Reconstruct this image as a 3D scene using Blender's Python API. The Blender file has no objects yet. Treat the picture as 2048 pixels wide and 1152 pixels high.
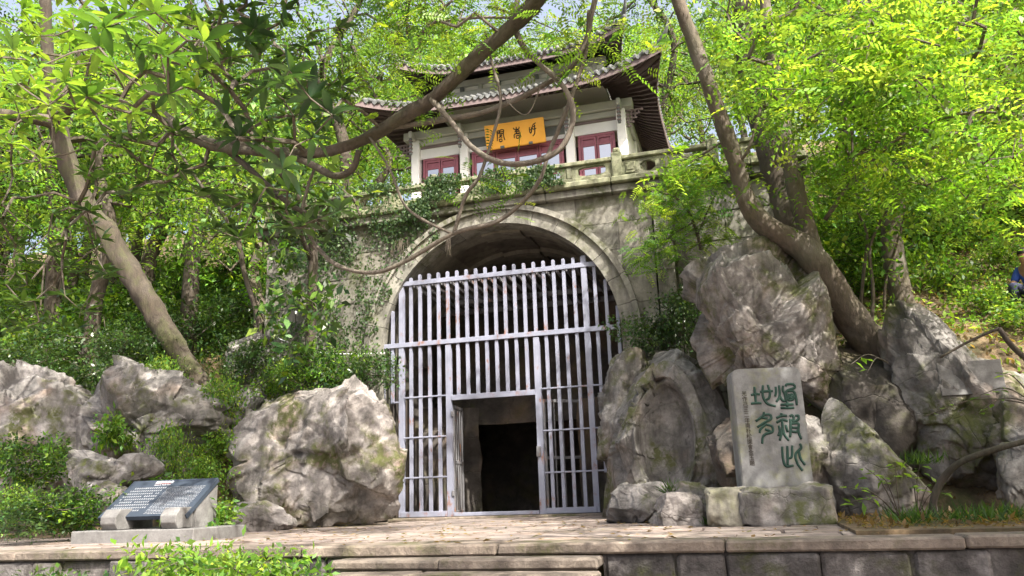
import bpy, bmesh, math, random
import numpy as np
from mathutils import Vector, Matrix, noise
random.seed(11); rng = np.random.default_rng(11)
sc = bpy.context.scene
COL = sc.collection
# ------------------------------------------------------------------ camera
F = 1619.0                                   # focal length in photo pixels (2048 wide)
_Z = np.array([-220, 6426, 1619.0]); _Z /= np.linalg.norm(_Z)
_X = np.array([5904, 610, -1619.0]); _X -= _Z * (_X @ _Z); _X /= np.linalg.norm(_X)
_Y = -np.cross(_Z, _X)
R = np.stack([_X, _Y, _Z])                   # world axes in (right, up, forward)
CAM = np.array([4.889, -15.893, 0.491])
cam = bpy.data.objects.new('camera', bpy.data.cameras.new('camera')); COL.objects.link(cam)
M4 = Matrix.Identity(4)
for i in range(3):
    M4[i][0] = R[i, 0]; M4[i][1] = R[i, 1]; M4[i][2] = -R[i, 2]; M4[i][3] = CAM[i]
cam.matrix_world = M4
cam.data.sensor_width = 36.0; cam.data.lens = 36.0 * F / 2048
cam.data.clip_end = 500
sc.camera = cam
# ------------------------------------------------------------------ light
SUN = Vector((0.54, -0.45, 0.71)).normalized()
world = bpy.data.worlds.new('World'); sc.world = world; world.use_nodes = True
wn = world.node_tree.nodes; wl = world.node_tree.links
sky = wn.new('ShaderNodeTexSky'); sky.sky_type = 'NISHITA'; sky.sun_disc = False
sky.sun_elevation = math.asin(SUN.z); sky.sun_rotation = math.atan2(SUN.x, SUN.y)
sky.dust_density = 9.0; sky.air_density = 0.6
wn['Background'].inputs['Strength'].default_value = 0.15
veil = wn.new('ShaderNodeMix'); veil.data_type = 'RGBA'; veil.blend_type = 'ADD'; veil.inputs[0].default_value = 1.0
wl.new(sky.outputs[0], veil.inputs[6]); veil.inputs[7].default_value = (1.2, 1.25, 1.35, 1)     # even white added to the whole sky, whitening gaps and lifting shade
wl.new(veil.outputs[2], wn['Background'].inputs[0])
sl = bpy.data.lights.new('sun', 'SUN'); sl.energy = 5.0; sl.angle = math.radians(0.55); sl.color = (1.0, 0.94, 0.84)
so = bpy.data.objects.new('sun', sl); COL.objects.link(so)
so.rotation_euler = SUN.to_track_quat('Z', 'Y').to_euler()
sc.view_settings.view_transform = 'Standard'; sc.view_settings.look = 'None'
sc.view_settings.gamma = 1.0; sc.view_settings.use_curve_mapping = False
sc.view_settings.exposure = 1.18
sc.render.engine = 'CYCLES'
sc.cycles.max_bounces = 7; sc.cycles.diffuse_bounces = 4; sc.cycles.glossy_bounces = 2
sc.cycles.transmission_bounces = 4; sc.cycles.caustics_reflective = False; sc.cycles.caustics_refractive = False
sc.cycles.use_denoising = True

# ------------------------------------------------------------------ helpers
def ray(px, py):
    return R @ np.array([(px - 1024) / F, -(py - 576) / F, 1.0])
def at(px, py, y):                            # photo pixel -> point on the plane y = const
    d = ray(px, py); return Vector(CAM + d * ((y - CAM[1]) / d[1]))
def onz(px, py, z):
    d = ray(px, py); return Vector(CAM + d * ((z - CAM[2]) / d[2]))
def onplane(px, py, p, n):
    d = Vector(ray(px, py)); c = Vector(CAM)
    return c + d * ((p - c).dot(n) / d.dot(n))
def tag(o, label=None, cat=None, group=None, kind=None):
    if label: o['label'] = label
    if cat: o['category'] = cat
    if group: o['group'] = group
    if kind: o['kind'] = kind
    return o
def link(name, data, parent=None, loc=None):
    o = bpy.data.objects.new(name, data); COL.objects.link(o)
    if loc is not None: o.location = loc
    if parent is not None:
        o.parent = parent
        o.matrix_parent_inverse = parent.matrix_basis.inverted()
    return o
def empty(name, loc, label, cat, group=None):
    o = bpy.data.objects.new(name, None); COL.objects.link(o); o.location = loc
    o.empty_display_size = 0.2
    return tag(o, label, cat, group)
def mesh_data(name, v, f, m=None, smooth=False):
    me = bpy.data.meshes.new(name); me.from_pydata([tuple(p) for p in v], [], f)
    if smooth: me.polygons.foreach_set('use_smooth', [True] * len(me.polygons))
    if m: me.materials.append(m)
    me.update(); return me
def O(name, v, f, m, parent=None, smooth=False, loc=None):
    return link(name, mesh_data(name, v, f, m, smooth), parent, loc)
def bm_obj(name, bm, m, parent=None, smooth=False):
    me = bpy.data.meshes.new(name); bm.normal_update(); bm.to_mesh(me); bm.free()
    if smooth: me.polygons.foreach_set('use_smooth', [True] * len(me.polygons))
    me.materials.append(m); return link(name, me, parent)
BOXF = [(0, 1, 3, 2), (4, 6, 7, 5), (0, 4, 5, 1), (2, 3, 7, 6), (0, 2, 6, 4), (1, 5, 7, 3)]
def boxdata(name, x0, x1, y0, y1, z0, z1, m, bevel=0.0, jit=0.0):
    bm = bmesh.new()
    vs = [bm.verts.new((x + random.uniform(-jit, jit), y + random.uniform(-jit, jit), z + random.uniform(-jit, jit)))
          for x in (x0, x1) for y in (y0, y1) for z in (z0, z1)]
    for f in BOXF: bm.faces.new([vs[i] for i in f])
    bmesh.ops.recalc_face_normals(bm, faces=bm.faces)
    if bevel: bmesh.ops.bevel(bm, geom=list(bm.edges), offset=bevel, segments=1, affect='EDGES')
    me = bpy.data.meshes.new(name); bm.to_mesh(me); bm.free(); me.materials.append(m); return me
def box(name, x0, x1, y0, y1, z0, z1, m, parent=None, bevel=0.0, jit=0.0):
    return link(name, boxdata(name, x0, x1, y0, y1, z0, z1, m, bevel, jit), parent)
def prism(name, pts, y0, y1, m, parent=None):         # polygon in (x, z), extruded from y0 (front) to y1
    n = len(pts)
    v = [(p[0], y0, p[1]) for p in pts] + [(p[0], y1, p[1]) for p in pts]
    f = [tuple(range(n)), tuple(range(2 * n - 1, n - 1, -1))] + [(i, i + n, (i + 1) % n + n, (i + 1) % n) for i in range(n)]
    me = mesh_data(name, v, f, m)
    bm = bmesh.new(); bm.from_mesh(me); bmesh.ops.recalc_face_normals(bm, faces=bm.faces); bm.to_mesh(me); bm.free()
    return link(name, me, parent)
def catmull(P, n=6):
    P = [np.array(p, float) for p in P]
    if len(P) < 3: 
        return [P[0] + (P[-1] - P[0]) * t for t in np.linspace(0, 1, n + 1)]
    Q = [2 * P[0] - P[1]] + P + [2 * P[-1] - P[-2]]; out = []
    for i in range(1, len(Q) - 2):
        a, b, c, d = Q[i - 1:i + 3]
        for k in range(n):
            t = k / n
            out.append(0.5 * (2 * b + (c - a) * t + (2 * a - 5 * b + 4 * c - d) * t * t + (3 * b - a - 3 * c + d) * t ** 3))
    out.append(P[-1]); return out
def tube_vf(P, rad, sides=10, rough=0.0, flat=None, off=0, cap=True):
    P = [np.array(p, float) for p in P]; n = len(P); v = []; f = []
    nrm = np.array([0.13, 0.21, 0.97]) if flat is None else np.array(flat, float)
    for i, p in enumerate(P):
        t = P[min(i + 1, n - 1)] - P[max(i - 1, 0)]; t /= np.linalg.norm(t) + 1e-9
        if flat is None:
            nrm = nrm - t * (nrm @ t)
            if np.linalg.norm(nrm) < 1e-3: nrm = np.cross(t, [1, 0.3, 0.2])
        nrm = nrm / (np.linalg.norm(nrm) + 1e-9); b = np.cross(t, nrm)
        for k in range(sides):
            a = 2 * math.pi * k / sides; r = rad[i]
            if rough:
                r *= 1 + rough * noise.noise(Vector(p * 2.1 + np.array([math.cos(a), math.sin(a), 0]) * 1.4)) + rough * .5 * noise.noise(Vector(p * 6 + np.array([math.cos(a), math.sin(a), 0]) * 2))
            s = 0.45 if flat is not None else 1.0
            v.append(p + r * (math.cos(a) * nrm * s + math.sin(a) * b))
    for i in range(n - 1):
        for k in range(sides):
            f.append((off + i * sides + k, off + i * sides + (k + 1) % sides, off + (i + 1) * sides + (k + 1) % sides, off + (i + 1) * sides + k))
    if cap:
        f.append(tuple(off + k for k in range(sides - 1, -1, -1))); f.append(tuple(off + (n - 1) * sides + k for k in range(sides)))
    return v, f
def tube(name, ctrl, m, parent=None, sides=10, rough=0.0, n=6):   # ctrl: (point, radius)
    C4 = catmull([list(p) + [r] for p, r in ctrl], n)
    v, f = tube_vf([c[:3] for c in C4], [max(c[3], .001) for c in C4], sides, rough)
    o = O(name, v, f, m, parent, True); o['_path'] = 0
    del o['_path']
    return o, [Vector(c[:3]) for c in C4]
def tubes(name, lines, m, parent=None, sides=6, rough=0.0):       # several tubes in one part
    V = []; Fc = []
    for ctrl in lines:
        C4 = catmull([list(p) + [r] for p, r in ctrl], 5)
        v, f = tube_vf([c[:3] for c in C4], [max(c[3], .001) for c in C4], sides, rough, None, len(V)); V += v; Fc += f
    return O(name, V, Fc, m, parent, True)

# ------------------------------------------------------------------ materials
def nodes(name):
    m = bpy.data.materials.new(name); m.use_nodes = True
    nt = m.node_tree; return m, nt, nt.nodes['Principled BSDF'], nt.nodes.new, nt.links.new
def ramp(nt, fac, stops):
    r = nt.nodes.new('ShaderNodeValToRGB'); e = r.color_ramp.elements
    while len(e) < len(stops): e.new(0.5)
    for i, (p, c) in enumerate(stops):
        e[i].position = p; e[i].color = (*c, 1) if len(c) == 3 else c
    nt.links.new(fac, r.inputs[0]); return r.outputs[0]
def noise_tex(nt, vec, scale, detail=5, rough=0.6, stretch=None):
    t = nt.nodes.new('ShaderNodeTexNoise'); t.inputs['Scale'].default_value = scale
    t.inputs['Detail'].default_value = detail; t.inputs['Roughness'].default_value = rough
    if stretch:
        mp = nt.nodes.new('ShaderNodeMapping'); mp.inputs['Scale'].default_value = stretch
        nt.links.new(vec, mp.inputs[0]); vec = mp.outputs[0]
    nt.links.new(vec, t.inputs['Vector']); return t.outputs[0]
def mixc(nt, fac, a, b, mode='MIX'):
    x = nt.nodes.new('ShaderNodeMix'); x.data_type = 'RGBA'; x.blend_type = mode
    if isinstance(fac, (int, float)): x.inputs[0].default_value = fac
    else: nt.links.new(fac, x.inputs[0])
    for s, k in ((a, 6), (b, 7)):
        if isinstance(s, tuple): x.inputs[k].default_value = (*s, 1)
        else: nt.links.new(s, x.inputs[k])
    return x.outputs[2]
def mathn(nt, op, a, b=0.5):
    x = nt.nodes.new('ShaderNodeMath'); x.operation = op; x.use_clamp = True
    for i, s in enumerate((a, b)):
        if isinstance(s, (int, float)): x.inputs[i].default_value = s
        else: nt.links.new(s, x.inputs[i])
    return x.outputs[0]
def stone(name, dark, mid, light, scale=1.6, moss=0.0, streak=0.0, warm=0.0, bump=0.35, rough=0.9, vary=0.0, mosscol=(0.075, 0.085, 0.02), crack=0.0):
    m, nt, b, N, L = nodes(name)
    g = N('ShaderNodeNewGeometry'); P = g.outputs['Position']
    n1 = noise_tex(nt, P, scale, 8, 0.62); n2 = noise_tex(nt, P, scale * 7, 6, 0.7); n3 = noise_tex(nt, P, scale * .45, 4, .5)
    c = ramp(nt, n1, [(0.28, dark), (0.5, mid), (0.72, light)])
    c = mixc(nt, 0.55, c, ramp(nt, n2, [(0.3, (.35, .35, .35)), (0.55, (.62, .62, .62)), (.8, (.8, .8, .8))]), 'OVERLAY')
    if warm: c = mixc(nt, mathn(nt, 'MULTIPLY', ramp(nt, n3, [(.52, (0, 0, 0)), (.66, (1, 1, 1))]), warm), c, (0.33, 0.21, 0.13))
    if streak:
        s = noise_tex(nt, P, 2.2, 5, .6, (1.6, 1.6, .22))
        c = mixc(nt, mathn(nt, 'MULTIPLY', ramp(nt, s, [(.5, (0, 0, 0)), (.66, (1, 1, 1))]), streak), c, (0.055, 0.05, 0.045))
    if moss:
        s = noise_tex(nt, P, 1.15, 7, .66)
        s2 = noise_tex(nt, P, 9, 4, .6)
        mk = mathn(nt, 'MULTIPLY', ramp(nt, s, [(.50, (0, 0, 0)), (.60, (1, 1, 1))]), ramp(nt, s2, [(.36, (0, 0, 0)), (.52, (1, 1, 1))]))
        c = mixc(nt, mathn(nt, 'MULTIPLY', mk, moss), c, mosscol)
    h = mixc(nt, .4, n1, n2)
    if crack:
        vo = N('ShaderNodeTexVoronoi'); vo.feature = 'DISTANCE_TO_EDGE'; vo.inputs['Scale'].default_value = scale * .8
        w = mixc(nt, .35, P, noise_tex(nt, P, scale * 1.3, 5, .6), 'ADD'); L(w, vo.inputs['Vector'])
        ck = ramp(nt, vo.outputs['Distance'], [(0.0, (0, 0, 0)), (.018, (1, 1, 1))])
        c = mixc(nt, mathn(nt, 'MULTIPLY', mathn(nt, 'SUBTRACT', 1.0, ck), crack), c, (.07, .06, .05))
        h = mixc(nt, .5, h, ck, 'MULTIPLY')
    if vary:
        oi = N('ShaderNodeObjectInfo')
        c = mixc(nt, 1.0, c, ramp(nt, oi.outputs['Random'], [(0, (1 - vary,) * 3), (1, (1, 1 - vary * .1, 1 - vary * .2))]), 'MULTIPLY')
    L(c, b.inputs['Base Color']); b.inputs['Roughness'].default_value = rough
    bp = N('ShaderNodeBump'); bp.inputs['Strength'].default_value = bump; bp.inputs['Distance'].default_value = .06
    L(h, bp.inputs['Height']); L(bp.outputs[0], b.inputs['Normal'])
    return m
def paint(name, c1, c2, rough=.5, scale=4, rust=0.0, metal=0.0, bump=.05):
    m, nt, b, N, L = nodes(name)
    P = N('ShaderNodeNewGeometry').outputs['Position']
    c = ramp(nt, noise_tex(nt, P, scale, 6, .65), [(.3, c1), (.7, c2)])
    if rust:
        k = noise_tex(nt, P, 2.3, 6, .7); k2 = noise_tex(nt, P, 14, 3, .6, (1, 1, .35))
        mk = mathn(nt, 'MULTIPLY', ramp(nt, k, [(.54, (0, 0, 0)), (.64, (1, 1, 1))]), ramp(nt, k2, [(.45, (0, 0, 0)), (.62, (1, 1, 1))]))
        c = mixc(nt, mathn(nt, 'MULTIPLY', mk, rust), c, (.23, .09, .035))
    L(c, b.inputs['Base Color']); b.inputs['Roughness'].default_value = rough; b.inputs['Metallic'].default_value = metal
    bp = N('ShaderNodeBump'); bp.inputs['Strength'].default_value = bump; bp.inputs['Distance'].default_value = .02
    L(noise_tex(nt, P, scale * 8, 4, .6), bp.inputs['Height']); L(bp.outputs[0], b.inputs['Normal']); return m
def bark(name, c1, c2, moss=0.0, pale=.25):
    m, nt, b, N, L = nodes(name)
    P = N('ShaderNodeNewGeometry').outputs['Position']
    n1 = noise_tex(nt, P, 5, 8, .7, (2.2, 2.2, .5)); n2 = noise_tex(nt, P, 1.2, 4, .6); n3 = noise_tex(nt, P, 22, 5, .7, (2, 2, .4))
    c = ramp(nt, n1, [(.3, c1), (.7, c2)])
    c = mixc(nt, ramp(nt, n2, [(.5, (0, 0, 0)), (.68, (pale,) * 3)]), c, (.24, .22, .19))
    if moss: c = mixc(nt, mathn(nt, 'MULTIPLY', ramp(nt, noise_tex(nt, P, 1.7, 6, .7), [(.47, (0, 0, 0)), (.6, (1, 1, 1))]), moss), c, (.06, .068, .02))
    L(c, b.inputs['Base Color']); b.inputs['Roughness'].default_value = .9
    bp = N('ShaderNodeBump'); bp.inputs['Strength'].default_value = .8; bp.inputs['Distance'].default_value = .05
    L(mixc(nt, .4, n1, n3), bp.inputs['Height']); L(bp.outputs[0], b.inputs['Normal']); return m
def leafmat(name, trans=.5, rough=.42, spec=.35, ramp_stops=None, tmul=(1.8, 1.75, .7)):
    m, nt, b, N, L = nodes(name)
    if ramp_stops:
        c = ramp(nt, N('ShaderNodeObjectInfo').outputs['Random'], ramp_stops)
        P = N('ShaderNodeNewGeometry').outputs['Position']
        c = mixc(nt, .35, c, ramp(nt, noise_tex(nt, P, 25, 3), [(.3, (.35,) * 3), (.7, (.65,) * 3)]), 'OVERLAY')
    else:
        a = N('ShaderNodeAttribute'); a.attribute_name = 'col'; c = a.outputs['Color']
    L(c, b.inputs['Base Color']); b.inputs['Roughness'].default_value = rough; b.inputs['Specular IOR Level'].default_value = spec
    t = N('ShaderNodeBsdfTranslucent'); L(mixc(nt, 1.0, c, tmul, 'MULTIPLY'), t.inputs['Color'])
    mx = N('ShaderNodeMixShader'); mx.inputs[0].default_value = trans
    L(b.outputs[0], mx.inputs[1]); L(t.outputs[0], mx.inputs[2])
    L(mx.outputs[0], nt.nodes['Material Output'].inputs['Surface']); return m
def flatmat(name, c, rough=.6, spec=.3, metal=0.0):
    m, nt, b, N, L = nodes(name); b.inputs['Base Color'].default_value = (*c, 1)
    b.inputs['Roughness'].default_value = rough; b.inputs['Specular IOR Level'].default_value = spec; b.inputs['Metallic'].default_value = metal
    P = N('ShaderNodeNewGeometry').outputs['Position']
    L(ramp(nt, noise_tex(nt, P, 9, 5, .6), [(.3, tuple(x * .8 for x in c)), (.7, tuple(min(1, x * 1.12) for x in c))]), b.inputs['Base Color']); return m

M = {}
M['rock'] = stone('limestone_rock', (.055, .053, .051), (.165, .156, .148), (.34, .32, .305), 2.4, moss=.9, streak=.85, warm=.3, bump=.6, crack=.12)
M['rockpink'] = stone('pinkish_limestone', (.07, .065, .062), (.21, .192, .182), (.41, .38, .36), 2.6, moss=.9, streak=.85, warm=.35, bump=.6, crack=.10)
M['rockdark'] = stone('shade_dark_rock', (.025, .022, .02), (.06, .052, .046), (.11, .098, .086), 1.3, moss=.35, streak=.4, warm=.35, bump=.8, crack=.1)  # cave and crevice shade darkened into the rock colour
M['ashlar'] = stone('weathered_ashlar', (.095, .095, .08), (.205, .20, .172), (.33, .32, .285), 1.6, moss=.85, streak=.8, bump=.4, vary=.28, mosscol=(.07, .08, .03))
M['archstone'] = stone('arch_ring_stone', (.12, .12, .10), (.235, .23, .20), (.35, .34, .30), 1.7, moss=.7, streak=.7, bump=.3, vary=.15)
M['mossy'] = stone('mossy_parapet_stone', (.11, .12, .07), (.24, .25, .155), (.36, .36, .25), 2.2, moss=.7, streak=.55, bump=.5, vary=.2, mosscol=(.07, .095, .025))
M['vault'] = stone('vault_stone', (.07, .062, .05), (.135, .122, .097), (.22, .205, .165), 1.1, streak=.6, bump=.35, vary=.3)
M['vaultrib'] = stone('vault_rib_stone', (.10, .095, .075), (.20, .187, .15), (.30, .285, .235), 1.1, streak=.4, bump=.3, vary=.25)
M['paving'] = stone('worn_paving_stone', (.16, .13, .115), (.30, .25, .225), (.43, .37, .335), 3.2, bump=.7, moss=.3, streak=.3, vary=.25, warm=.3)
M['kerb'] = stone('kerb_sandstone', (.085, .072, .06), (.19, .158, .13), (.31, .265, .22), 3.2, bump=.8, moss=.7, vary=.22, streak=.35)
M['wallblock'] = stone('rough_retaining_stone', (.045, .042, .04), (.13, .12, .116), (.36, .34, .335), 4.2, bump=1.2, moss=.9, streak=.6, vary=.3)
M['granite'] = stone('grey_granite', (.10, .098, .095), (.155, .152, .148), (.21, .207, .203), 6, bump=.15, rough=.75, streak=.25)
M['stele'] = stone('stele_stone', (.11, .112, .105), (.165, .167, .165), (.215, .217, .22), 1.8, bump=.2, rough=.85, moss=.5, streak=.4, mosscol=(.20, .21, .07))
M['steleside'] = stone('lichened_stele_base', (.13, .12, .085), (.25, .235, .18), (.36, .34, .28), 2.0, bump=.5, moss=.6, streak=.6, mosscol=(.14, .15, .04))
M['soil'] = stone('leaf_litter_soil', (.05, .037, .022), (.125, .088, .05), (.26, .18, .10), 3.0, bump=1.0, moss=.6, mosscol=(.04, .07, .015))
M['gate'] = paint('skylit_blue_gate_paint', (.215, .23, .30), (.29, .305, .385), .5, 3, rust=.85)  # blue of the skylight mixed into the grey-white paint
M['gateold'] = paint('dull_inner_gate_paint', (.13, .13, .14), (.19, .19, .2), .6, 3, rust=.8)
M['red'] = paint('maroon_window_paint', (.20, .055, .075), (.27, .08, .105), .5, 5)
M['plaster'] = paint('white_plaster', (.70, .69, .67), (.82, .81, .79), .8, 1.6)
M['beam'] = paint('grey_beam_paint', (.33, .33, .30), (.43, .43, .39), .8, 2)
M['beamdark'] = paint('dark_slate_beam_paint', (.10, .11, .105), (.15, .16, .155), .8, 2)
M['wood'] = paint('dark_brown_timber', (.050, .032, .034), (.085, .058, .06), .75, 5)
M['fascia'] = paint('purple_brown_fascia', (.13, .095, .095), (.19, .145, .14), .75, 4)
M['tile'] = stone('grey_roof_tile', (.07, .075, .08), (.14, .148, .155), (.24, .25, .255), 4, bump=.3, vary=.25, moss=.3)
M['orange'] = paint('orange_plaque_lacquer', (.80, .36, .035), (.90, .44, .06), .5, 2)
M['ink'] = flatmat('dark_ink', (.035, .025, .015), .6)
M['greenpaint'] = flatmat('green_letter_paint', (.022, .055, .042), .8)
M['slate'] = paint('blue_grey_slate', (.035, .046, .064), (.048, .061, .082), .65, 7, bump=.03)
M['slate'].node_tree.nodes['Principled BSDF'].inputs['Specular IOR Level'].default_value = .12
M['white'] = flatmat('white_print', (.55, .56, .58), .7, .1)
M['redprint'] = flatmat('red_print', (.55, .10, .06), .6)
M['glass'] = flatmat('window_glass', (.03, .035, .04), .03, .8); M['glass'].node_tree.nodes['Principled BSDF'].inputs['IOR'].default_value = 3.2
M['bark'] = bark('grey_brown_bark', (.038, .03, .023), (.12, .095, .07), .35)
M['barkmoss'] = bark('mossy_bark', (.025, .019, .013), (.075, .058, .04), .6, .12)
M['barkpale'] = bark('pale_bark', (.06, .048, .038), (.165, .13, .098), .3, .5)
M['vinebark'] = bark('vine_bark', (.075, .062, .048), (.20, .17, .135), .15, .4)
M['darkbark'] = bark('dark_bark', (.03, .024, .018), (.085, .065, .048), .2)
M['leaf'] = leafmat('leaf')
M['leafdeep'] = leafmat('leaf_glossy', .3, .32, .5)
M['bigleaf'] = leafmat('broad_leaf_sunlit', .42, .33, .5, [(0, (.035, .085, .02)), (.35, (.06, .135, .025)), (.7, (.11, .21, .035)), (1, (.19, .30, .05))], (2.1, 2.0, .8))  # sunlit rosettes, the light put into the leaf colour
M['bigleafshaded'] = leafmat('broad_leaf_shaded', .22, .28, .5, [(0, (.022, .05, .022)), (.6, (.035, .082, .03)), (1, (.06, .12, .03))], (2.0, 2.0, .8))  # same leaf in shade, the shade put into its colour
M['rope'] = flatmat('white_cord', (.72, .72, .74), .6)
M['blue'] = flatmat('blue_cloth', (.04, .09, .42), .85)
M['skin'] = flatmat('skin', (.36, .20, .14), .55)
M['hair'] = flatmat('black_hair', (.015, .012, .011), .5)
M['trouser'] = flatmat('navy_trousers', (.03, .035, .07), .85)

# ------------------------------------------------------------------ leaf meshes
def quads_mesh(name, V, m, cols=None, per=4):         # V: (n, per, 3)
    n = len(V); me = bpy.data.meshes.new(name)
    me.vertices.add(n * per); me.vertices.foreach_set('co', np.ascontiguousarray(V, np.float32).ravel())
    me.loops.add(n * per); me.loops.foreach_set('vertex_index', np.arange(n * per, dtype=np.int32))
    me.polygons.add(n); me.polygons.foreach_set('loop_start', np.arange(0, n * per, per, dtype=np.int32))
    me.polygons.foreach_set('loop_total', np.full(n, per, np.int32))
    if cols is not None:
        a = me.color_attributes.new('col', 'FLOAT_COLOR', 'POINT')
        c4 = np.ones((n, per, 4), np.float32); c4[:, :, :3] = cols[:, None, :]
        a.data.foreach_set('color', c4.ravel())
    me.materials.append(m); me.update(calc_edges=True); return me
def unit(a): return a / (np.linalg.norm(a, axis=-1, keepdims=True) + 1e-9)
def diamonds(P, D, N, L, W):
    D = unit(D); S = unit(np.cross(D, N)); N2 = np.cross(S, D)
    L = L[:, None]; W = W[:, None]
    v0 = P; v1 = P + D * L * .42 + S * W * .5 + N2 * W * .10; v2 = P + D * L - N2 * L * .10; v3 = P + D * L * .42 - S * W * .5 + N2 * W * .10
    return np.stack([v0, v1, v2, v3], 1)
def palette(n, stops):                               # random colour between the given greens
    s = np.array(stops); i = rng.random(n) * (len(s) - 1); k = np.minimum(i.astype(int), len(s) - 2); t = (i - k)[:, None]
    c = s[k] * (1 - t) + s[k + 1] * t
    return c * rng.uniform(.75, 1.25, (n, 1))
PAL = {
 'bright': [(.08, .18, .03), (.14, .27, .04), (.23, .37, .055), (.33, .46, .075)],
 'mid':    [(.08, .165, .028), (.125, .235, .034), (.20, .32, .046)],
 'dark':   [(.03, .065, .02), (.05, .105, .025), (.085, .155, .03)],
 'ivy':    [(.035, .075, .03), (.06, .11, .045), (.11, .17, .07)],
 'dry':    [(.09, .058, .03), (.17, .11, .055), (.24, .165, .08), (.11, .12, .035)],
}
def cloud_leaves(centers, per, spread, L, pal, up=.5, flat=1.0, droop=.15):
    c = np.repeat(np.array(centers, float), per, 0); n = len(c)
    off = rng.normal(0, 1, (n, 3)); off *= spread / 1.7; off[:, 2] *= flat
    P = c + off
    D = unit(off) * .6 + rng.normal(0, .6, (n, 3)); D[:, 2] -= droop
    N = rng.normal(0, 1, (n, 3)) * (1 - up); N[:, 2] += up * 1.4
    Ls = L * rng.uniform(.5, 1.4, n) * np.repeat(rng.uniform(.8, 1.2, len(centers)), per)
    tone = np.repeat(rng.uniform(.5, 1.3, len(centers)), per)[:, None] * np.repeat(np.stack([rng.uniform(.75, 1.25, len(centers)), np.ones(len(centers)), rng.uniform(.6, 1.7, len(centers))], 1), per, 0)
    return diamonds(P, D, N, Ls, Ls * rng.uniform(.34, .6, n)), palette(n, PAL[pal]) * tone
def fronds(centers, per, spread, L, pal, pairs=7, leaflet=.055, wr=.36):    # pinnate leaves
    c = np.repeat(np.array(centers, float), per, 0); n = len(c)
    P = c + rng.normal(0, spread / 1.7, (n, 3)); D = rng.normal(0, 1, (n, 3)); D[:, 2] = -abs(D[:, 2]) * .4; D = unit(D)
    N = rng.normal(0, .5, (n, 3)); N[:, 2] += 1; S = unit(np.cross(D, N)); nc = len(centers)
    col = palette(n, PAL[pal]) * np.repeat(rng.uniform(.55, 1.3, nc), per)[:, None] * np.repeat(np.stack([rng.uniform(.8, 1.25, nc), np.ones(nc), rng.uniform(.6, 1.6, nc)], 1), per, 0)
    V = []; C = []
    for k in range(pairs):
        t = (k + .6) / pairs; base = P + D * (L * t) - np.array([0, 0, 1.]) * (L * t * t * .25)
        for s in (-1, 1):
            d = S * s + D * .45 + rng.normal(0, .08, (n, 3)); l = np.full(n, leaflet * (1.15 - .5 * abs(t - .45)))
            V.append(diamonds(base, d, N, l * rng.uniform(.75, 1.2, n), l * wr)); C.append(col * rng.uniform(.85, 1.15, (n, 1)))
    return np.concatenate(V), np.concatenate(C)
def leafobj(name, parts, m, parent=None):
    V = np.concatenate([p[0] for p in parts]); C = np.concatenate([p[1] for p in parts])
    return link(name, quads_mesh(name, V, m, C), parent)
def grow(base, targets, jit=.12):
    nodes_ = [np.array(b, float) for b in base]; par = [-1] * len(nodes_)
    T = np.array(targets, float); B = np.array(nodes_)
    d0 = np.linalg.norm(T[:, None] - B[None], axis=2).min(1)
    for i in np.argsort(d0):
        A = np.array(nodes_); d = np.linalg.norm(A - T[i], axis=1); j = int(d.argmin())
        if d[j] > .5:
            mid = A[j] * .5 + T[i] * .5 + rng.normal(0, jit * d[j] * .6, 3); mid[2] += .06 * d[j]
            nodes_.append(mid); par.append(j); j = len(nodes_) - 1
        nodes_.append(T[i]); par.append(j)
    return np.array(nodes_), par
def twigs(name, nodes_, par, r0, m, parent=None, nb=0, sides=5, rmax=.09):
    n = len(nodes_); cnt = np.ones(n)
    for i in range(n - 1, -1, -1):
        if par[i] >= 0: cnt[par[i]] += cnt[i]
    e = [(par[i], i) for i in range(n) if par[i] >= 0]
    a = np.array([x[0] for x in e]); b = np.array([x[1] for x in e])
    A = nodes_[a]; B = nodes_[b]; ra = np.minimum(r0 * np.sqrt(cnt[b] + .6), rmax); rb = np.minimum(r0 * np.sqrt(np.maximum(cnt[b] - .6, .35)), rmax)
    t = unit(B - A); u = unit(np.cross(t, np.array([.31, .17, .93]))); w = np.cross(t, u); V = []
    ang = [2 * math.pi * k / sides for k in range(sides)]
    ring = lambda C, r, k: C + (math.cos(ang[k]) * u + math.sin(ang[k]) * w) * r[:, None]
    for k in range(sides):
        k2 = (k + 1) % sides
        V.append(np.stack([ring(A, ra, k), ring(A, ra, k2), ring(B, rb, k2), ring(B, rb, k)], 1))
    return tag(link(name, quads_mesh(name, np.concatenate(V), m), parent), kind='stuff')
def region(px, py, rx, ry, y0, y1, n):                # points spread through an elliptical volume seen around a pixel
    out = []
    while len(out) < n:
        a, b = random.uniform(-1, 1), random.uniform(-1, 1)
        if a * a + b * b <= 1: out.append(at(px + a * rx, py + b * ry, random.uniform(y0, y1)))
    return out
def big_leaf_mesh(name, L, W, m, droop=.35):           # one broad leaf, folded along its midrib
    st = [(0, .04), (.18, .55), (.42, 1.0), (.68, .9), (.88, .5), (1.0, 0.03)]; v = []; f = []
    for t, w in st:
        z = -droop * L * t * t + .05 * L * t
        v += [(t * L, -w * W / 2, z + .10 * w * W), (t * L, 0, z), (t * L, w * W / 2, z + .10 * w * W)]
    for i in range(len(st) - 1):
        a = i * 3; f += [(a, a + 3, a + 4, a + 1), (a + 1, a + 4, a + 5, a + 2)]
    return mesh_data(name, v, f, m, True)

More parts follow.
